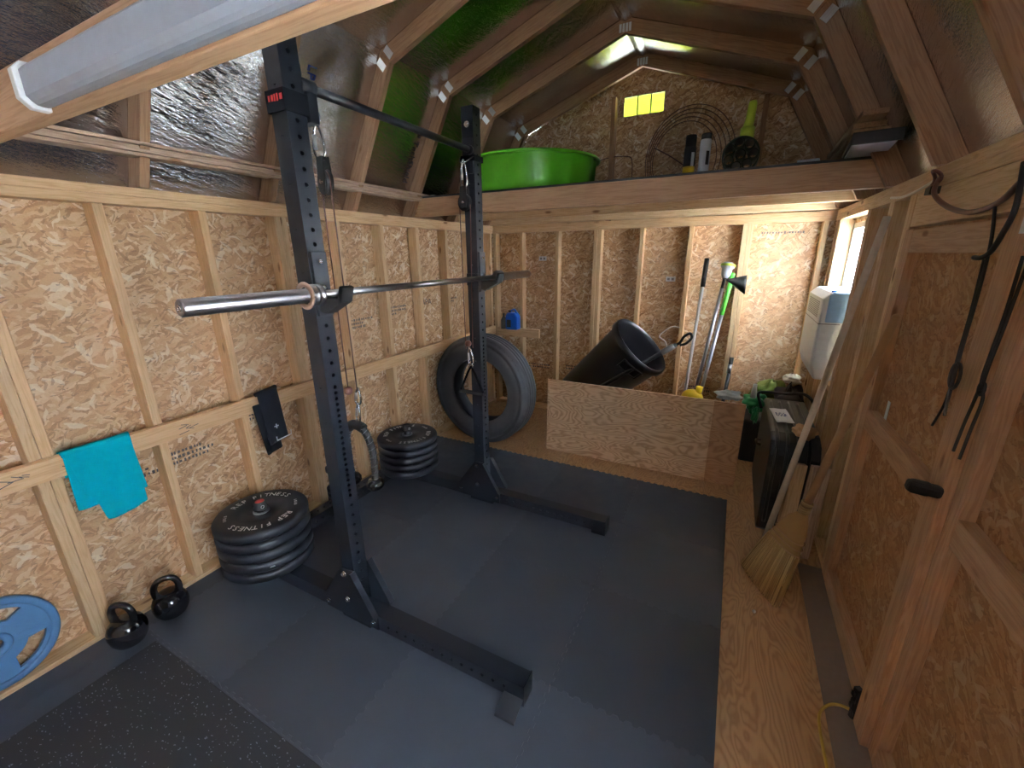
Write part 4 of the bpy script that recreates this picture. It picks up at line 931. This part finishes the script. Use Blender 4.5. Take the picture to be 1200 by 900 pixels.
# ------------------------------------------------------------------ right back corner
cs = thing('black_case', 'large black moulded plastic case standing on edge below the window', 'case', (2.86, 3.35, 0))
x0, x1, y0, y1, zt = 2.725, 2.985, 2.93, 3.80, .64
prf = [(y1, .004), (y1, zt-.03), (y1-.03, zt), (y0+.14, zt), (y0+.05, zt-.025), (y0, zt-.10), (y0, .03), (y0+.03, .004)]
MB().prism([(x0, y, z) for y, z in prf], (x1-x0, 0, 0)).build('shell', 'blackp', cs, .012)
mb = MB()
for k in range(4):
    x = x0+.035+k*.055; mb.tube(catmull([(x, y1-.1, zt+.003), (x, y0+.25, zt+.003), (x, y0+.14, zt+.002), (x, y0+.05, zt-.023), (x, y0-.001, zt-.10), (x, y0-.001, zt-.3), (x, y0-.001, .08)], 6), .010, 10)
mb.build('moulded_rib', 'blackp', cs)
MB().tube([(x0-.004, 3.40, .40), (x0-.03, 3.41, .40), (x0-.03, 3.49, .40), (x0-.004, 3.50, .40)], .010, 10).build('handle', 'blackp', cs)
G = [[(2.735+.10*i/6+.03*j/6, 3.45-.27*j/6+.03*i/6, zt+.022+.002*math.sin(i+j)) for i in range(7)] for j in range(7)]
o = MB().grid(G).build('paper_sheet', 'paper', solid=.0012); tag(o, 'white printed paper sheet lying on the black case', 'paper')
stamps('print_lines', o, (2.765, 3.36, zt+.0245), (1, .2, 0), (-.1, 1, 0), (.05, .06, .05, .06), 5, .012, 'inkb')
hb = thing('bent_bar', 'black bent metal bar with silver ball end above the black case', 'handlebar', (2.66, 3.5, .66))
MB().tube(catmull([(2.69, 3.46, zt+.012), (2.672, 3.48, .70), (2.66, 3.50, .745), (2.69, 3.5, .762), (2.78, 3.50, .765), (2.86, 3.52, .765), (2.93, 3.50, .775), (2.985, 3.48, .73), (2.995, 3.46, .66)], 6), .010, 10).build('tube', 'blackm', hb)
MB().lathe((2.632, 3.5, .735), (0, 0, 1), [(.001, -.03), (.019, -.025), (.019, .02), (.014, .05), (.014, .075), (.001, .08)], 18).build('end_knob', 'galv', hb)
def crumple(name, mat, c, r, seed, lab, cat, n=3):
    rr = random.Random(seed); mb = MB(); S1, S2 = 28, 16; ph = [rr.uniform(0, 6) for _ in range(6)]; rings = []
    for i in range(S2+1):
        a = max(.03, min(PI-.03, PI*i/S2)); ring = []
        for j in range(S1):
            b = 2*PI*j/S1; q = 1+.16*math.sin(3*b+ph[0]+2*a)+.12*math.sin(5*b+ph[1]-3*a)+.10*math.sin(7*a+ph[2]+b)+.05*math.sin(11*b+ph[3]+5*a)
            ring.append(Vector(c)+Vector((r[0]*q*math.sin(a)*math.cos(b), r[1]*q*math.sin(a)*math.sin(b), -r[2]*q*math.cos(a))))
        rings.append(ring)
    o = MB().rings(rings).build(name, mat); return tag(o, lab, cat)
crumple('plastic_bag', 'bagw', (2.48, 3.555, .69), (.085, .06, .03), 1, 'crumpled pale plastic bag lying on top of the barrier end', 'bag')
crumple('green_bag', 'bagg', (2.635, 3.545, .67), (.065, .06, .045), 2, 'crumpled green bag between the barrier and the black case', 'bag')
crumple('green_bag', 'bagg', (2.665, 3.54, .57), (.022, .03, .055), 7, 'hanging green bag end between the barrier and the black case', 'bag')
crumple('cloth_bundle', 'olive', (2.80, 4.18, .55), (.13, .09, .11), 3, 'olive green cloth bundle piled behind the black case', 'cloth')
crumple('cloth_bundle', 'bagg', (2.69, 3.99, .52), (.08, .08, .08), 6, 'teal green bag under the olive bundle behind the black case', 'bag')
crumple('dark_bag', 'blackm', (2.905, 3.95, .565), (.10, .11, .13), 4, 'black bag heaped behind the bent bar', 'bag')
crumple('work_glove', 'tan', (2.895, 3.02, .682), (.060, .075, .032), 5, 'tan leather work glove lying on the near end of the black case', 'glove')
crumple('pale_rag', 'cordw', (2.93, 4.16, .71), (.06, .05, .035), 8, 'pale rag on top of the heap behind the black case', 'rag')
o = MB().bb((2.62, 3.95, .0), (3.0, 4.3, .38)).build('storage_tote', 'blackm', bevel=.02); tag(o, 'black storage tote under the heap in the right back corner', 'tote')
# offcuts standing behind the broom
for i, (x, y, rz, h) in enumerate(((2.870, 2.80, .1, .545), (2.972, 2.80, -.05, .55))):
    o = lumber('timber_offcut', (x-.03, y-.04, .004), (x, y+.05, h), .089 if i else .075, .038, (.3, -1, 0), 'pine_grey' if i else 'pine', None, .002); tag(o, 'short timber offcut standing behind the broom, %s' % ('right one by the door jamb' if i else 'left one by the pale pole'), 'timber')
# window unit
ac = thing('window_unit', 'white boxy window unit with sky tinted top set in the window', 'air conditioner', (3.0, 3.75, .9))
x0, x1, y0, y1, z0, z1 = 2.925, 3.13, 3.505, 4.10, .885, 1.455
MB().prism([(x1, y0, z0), (x0+.03, y0, z0), (x0, y0, z0+.10), (x0, y0, z1-.04), (x0+.04, y0, z1), (x1, y0, z1)], (0, y1-y0, 0)).build('casing', 'whitep', ac, .015)
mb = MB()
for k in range(9): mb.bb((x0-.002, y0+.08, z1-.07-.012*k), (x0+.002, y1-.08, z1-.064-.012*k))
mb.build('grille', 'grey', ac)
MB().bb((x0-.001, y0-.0015, z1-.20), (x1-.09, y1+.0015, z1-.195)).build('seam', 'grey', ac)
MB().prism([(x1, y0-.003, z1-.19), (x0+.03, y0-.003, z1-.19), (x0+.03, y0-.003, z1-.02), (x0+.05, y0-.003, z1+.003), (x1, y0-.003, z1+.003)], (0, y1-y0+.006, 0)).build('sky_tint_cover', 'skyp', ac, .01)  # blue of the sky put into the colour of this cover
MB().cyl((x0+.06, y0+.05, z1), (x0+.06, y0+.05, z1+.012), .015, 12).build('knob', 'bluep', ac)

# ------------------------------------------------------------------ broom and pole
br = thing('broom', 'straw broom with wooden handle standing upside on its bristles against the door jamb', 'broom', (2.72, 2.4, 0))
br['label'] = 'angled straw broom with wooden handle leaning on the door frame'
B0, B1 = Vector((2.655, 2.545, .004)), Vector((2.800, 2.270, .004)); NK = Vector((2.845, 2.385, .50)); TOP = Vector((2.99, 2.332, 1.455))
ax = (TOP-NK).normalized(); across = (B1-B0).normalized(); thk = ax.cross(across).normalized()
rr = random.Random(4); mb = MB()
cuts = [(0, 1.0, .022), (.30, .93, .026), (.55, .74, .030), (.68, .60, .032), (.80, .50, .034), (.90, .36, .030), (1.0, .10, .022)]
mid = (B0+B1)/2; rings = []
for f, w, tk in cuts:
    c = mid.lerp(NK, f); ring = []
    for j in range(40):
        a = 2*PI*j/40; ca, sa = math.cos(a), math.sin(a)
        ring.append(c+across*(.155*w)*(abs(ca)**.7)*(1 if ca > 0 else -1)+thk*tk*sa)
    rings.append(ring)
mb.rings(rings)
for k in range(420):
    u = rr.uniform(-1, 1); s = rr.choice((-1, 1)); t1 = .60
    p0 = mid+across*.158*u+thk*s*.027*math.sqrt(max(0, 1-u*u*.8))+Vector((0, 0, rr.uniform(0, .02))); q = mid.lerp(NK, t1); p1 = q+across*.105*u+thk*s*(.034*math.sqrt(max(.05, 1-u*u*.9)))
    mb.tube([p0, p0.lerp(p1, .5)+thk*s*.003+across*rr.uniform(-.003, .003), p1], .0026, 4)
mb.build('bristles', 'straw', br)
for f, w, tk in ((.60, .70, .034), (.66, .64, .035), (.72, .59, .036)):
    c = mid.lerp(NK, f); MB().tube([c+across*(.158*w)*(abs(math.cos(a))**.7)*(1 if math.cos(a) > 0 else -1)+thk*tk*math.sin(a) for a in [2*PI*j/40 for j in range(40)]], .0028, 6, close=True).build('stitching', 'tan', br)
mb = MB()
for k in range(5): mb.lathe(NK+ax*(.0+.012*k), ax, [(.024, 0), (.027, .006), (.024, .012)], 18)
mb.build('binding_wire', 'straw', br)
MB().cyl(NK-ax*.02, TOP, .0175, 16, .0145).sphere(TOP, .0145, 12, 8).build('handle', 'tan', br)
o = MB().cyl((2.735, 2.66, .012), (2.978, 2.725, 1.85), .0165, 16, .015).build('pale_pole', 'ash'); tag(o, 'long pale wooden pole leaning on the right wall behind the broom', 'pole')

# ------------------------------------------------------------------ cords on the right
o = MB().tube(catmull([(3.035, 2.99, 1.95), (3.035, 2.8, 1.935), (3.03, 2.6, 1.94), (3.03, 2.44, 1.955)], 6), .005, 8).build('white_cable', 'cordw'); tag(o, 'thin white cable running along the right top plate', 'cable')
mb = MB().tube(catmull([(3.03, 2.40, 1.955), (3.01, 2.34, 1.90), (3.02, 2.22, 1.845), (3.03, 2.06, 1.815), (3.03, 1.9, 1.83), (3.02, 1.75, 1.88), (3.02, 1.5, 1.90)], 8), .008, 8)
mb.tube([(3.02+.01*math.cos(a*2), 2.41+.03*math.cos(a), 1.955+.03*math.sin(a)) for a in [.3*k for k in range(40)]], .006, 6)
o = mb.m(1).box((3.02, 2.40, 1.915), (.03, .05, .025)).build('brown_cable', ['cord', 'blackm']); tag(o, 'reddish brown cable with a black plug looping over the door header', 'cable')
o = MB().tube(catmull([(2.99, 1.728, 1.903), (2.985, 1.69, 1.80), (2.98, 1.70, 1.74), (2.975, 1.715, 1.70), (2.97, 1.74, 1.685), (2.97, 1.78, 1.685)], 6), .006, 10).build('latch_hook', 'blackm'); tag(o, 'black bent steel hook on the door meeting post', 'hook')
mb = MB()
def kn(c, r): mb.tube([Vector(c)+Vector((0, r*math.cos(a), r*1.3*math.sin(a))) for a in [2*PI*k/16 for k in range(16)]], .004, 6, close=True)
X = 2.988
mb.tube(catmull([(X, 1.80, 1.81), (X, 1.765, 1.72), (X, 1.75, 1.60), (X, 1.745, 1.45), (X, 1.74, 1.37), (X, 1.735, 1.29), (X, 1.728, 1.255)], 6), .004, 8)
mb.tube(catmull([(X, 1.775, 1.68), (X, 1.76, 1.55), (X, 1.755, 1.42), (X, 1.745, 1.36), (X, 1.75, 1.28), (X, 1.782, 1.205)], 6), .0033, 8); kn((X, 1.738, 1.37), .028)
o = mb.build('bungee_cord', 'blackm'); tag(o, 'knotted black cord hanging from the door hook, left one', 'cord', None)
mb = MB()
mb.tube(catmull([(X, 1.60, 1.69), (X, 1.595, 1.55), (X, 1.603, 1.42), (X, 1.60, 1.37), (X, 1.615, 1.28), (X, 1.625, 1.19)], 6), .0037, 8)
mb.tube(catmull([(X, 1.57, 1.72), (X, 1.58, 1.55), (X, 1.592, 1.40), (X, 1.57, 1.35), (X, 1.578, 1.27), (X, 1.585, 1.185)], 6), .0037, 8); kn((X, 1.59, 1.375), .012)
o = mb.build('bungee_cord', 'blackm'); tag(o, 'long doubled black cord hanging down the door meeting post, right one', 'cord')
o = MB().bb((W-.046, 1.62, 1.74), (W-.041, 1.68, 1.83)).build('latch_plate', 'galv'); tag(o, 'small grey metal latch plate on the door meeting post', 'latch')
o = MB().tube(catmull([(3.02, 1.80, .03), (2.98, 1.815, .02), (2.94, 1.80, .012), (2.905, 1.74, .008), (2.90, 1.62, .008), (2.905, 1.5, .008), (2.91, 1.35, .008)], 8), .0055, 8).build('extension_cord', 'yellow'); tag(o, 'yellow extension cord lying on the plywood floor by the door', 'cord')
rr = random.Random(9); mb = MB()
for k in range(16):
    a = rr.uniform(0, 6.28); mb.box((3.022+rr.uniform(-.008, .008), 1.80+rr.uniform(-.035, .035), .03+.006*k+rr.uniform(-.01, .01)), (.022, .02, .016), Matrix.Rotation(a, 3, 'Z'))
mb.tube([(3.02, 1.80, .005), (3.02, 1.80, .12)], .016, 8); o = mb.build('cord_plug', 'blackm'); tag(o, 'ragged black plug bunched at the foot of the door post', 'plug')
o = MB().sphere((2.70, 2.19, .008), (.008, .010, .008), 10, 6).build('paper_scrap', 'white'); tag(o, 'tiny white scrap on the plywood floor in front of the broom', 'scrap')
# printed words on the foil
a1 = math.atan2(KZ-2.008, KX-FX)
def foil_text(body, size, c, mat):
    xl = Vector((0, 0, 0)); up_ = Vector((0, 1, 0)); d = Vector((-math.cos(a1), 0, -math.sin(a1))); n_ = d.cross(up_); n_ = n_ if n_.x > 0 else -n_
    mb = MB(); mb.add(text_mesh(body, size), Matrix(((d.x, up_.x, n_.x, c[0]), (d.y, up_.y, n_.y, c[1]), (d.z, up_.z, n_.z, c[2]), (0, 0, 0, 1)))); mb.build('foil_print', mat, ceil)
def foil_pt(z, y): f = (z-o0.y)/(o1.y-o0.y); return (o0.x+(o1.x-o0.x)*f+.004, y, z-.002)
foil_text('LP TechShield', .07, foil_pt(2.42, 2.95), 'stamp'); foil_text('LP TechShield', .07, foil_pt(2.50, 2.02), 'inkb')
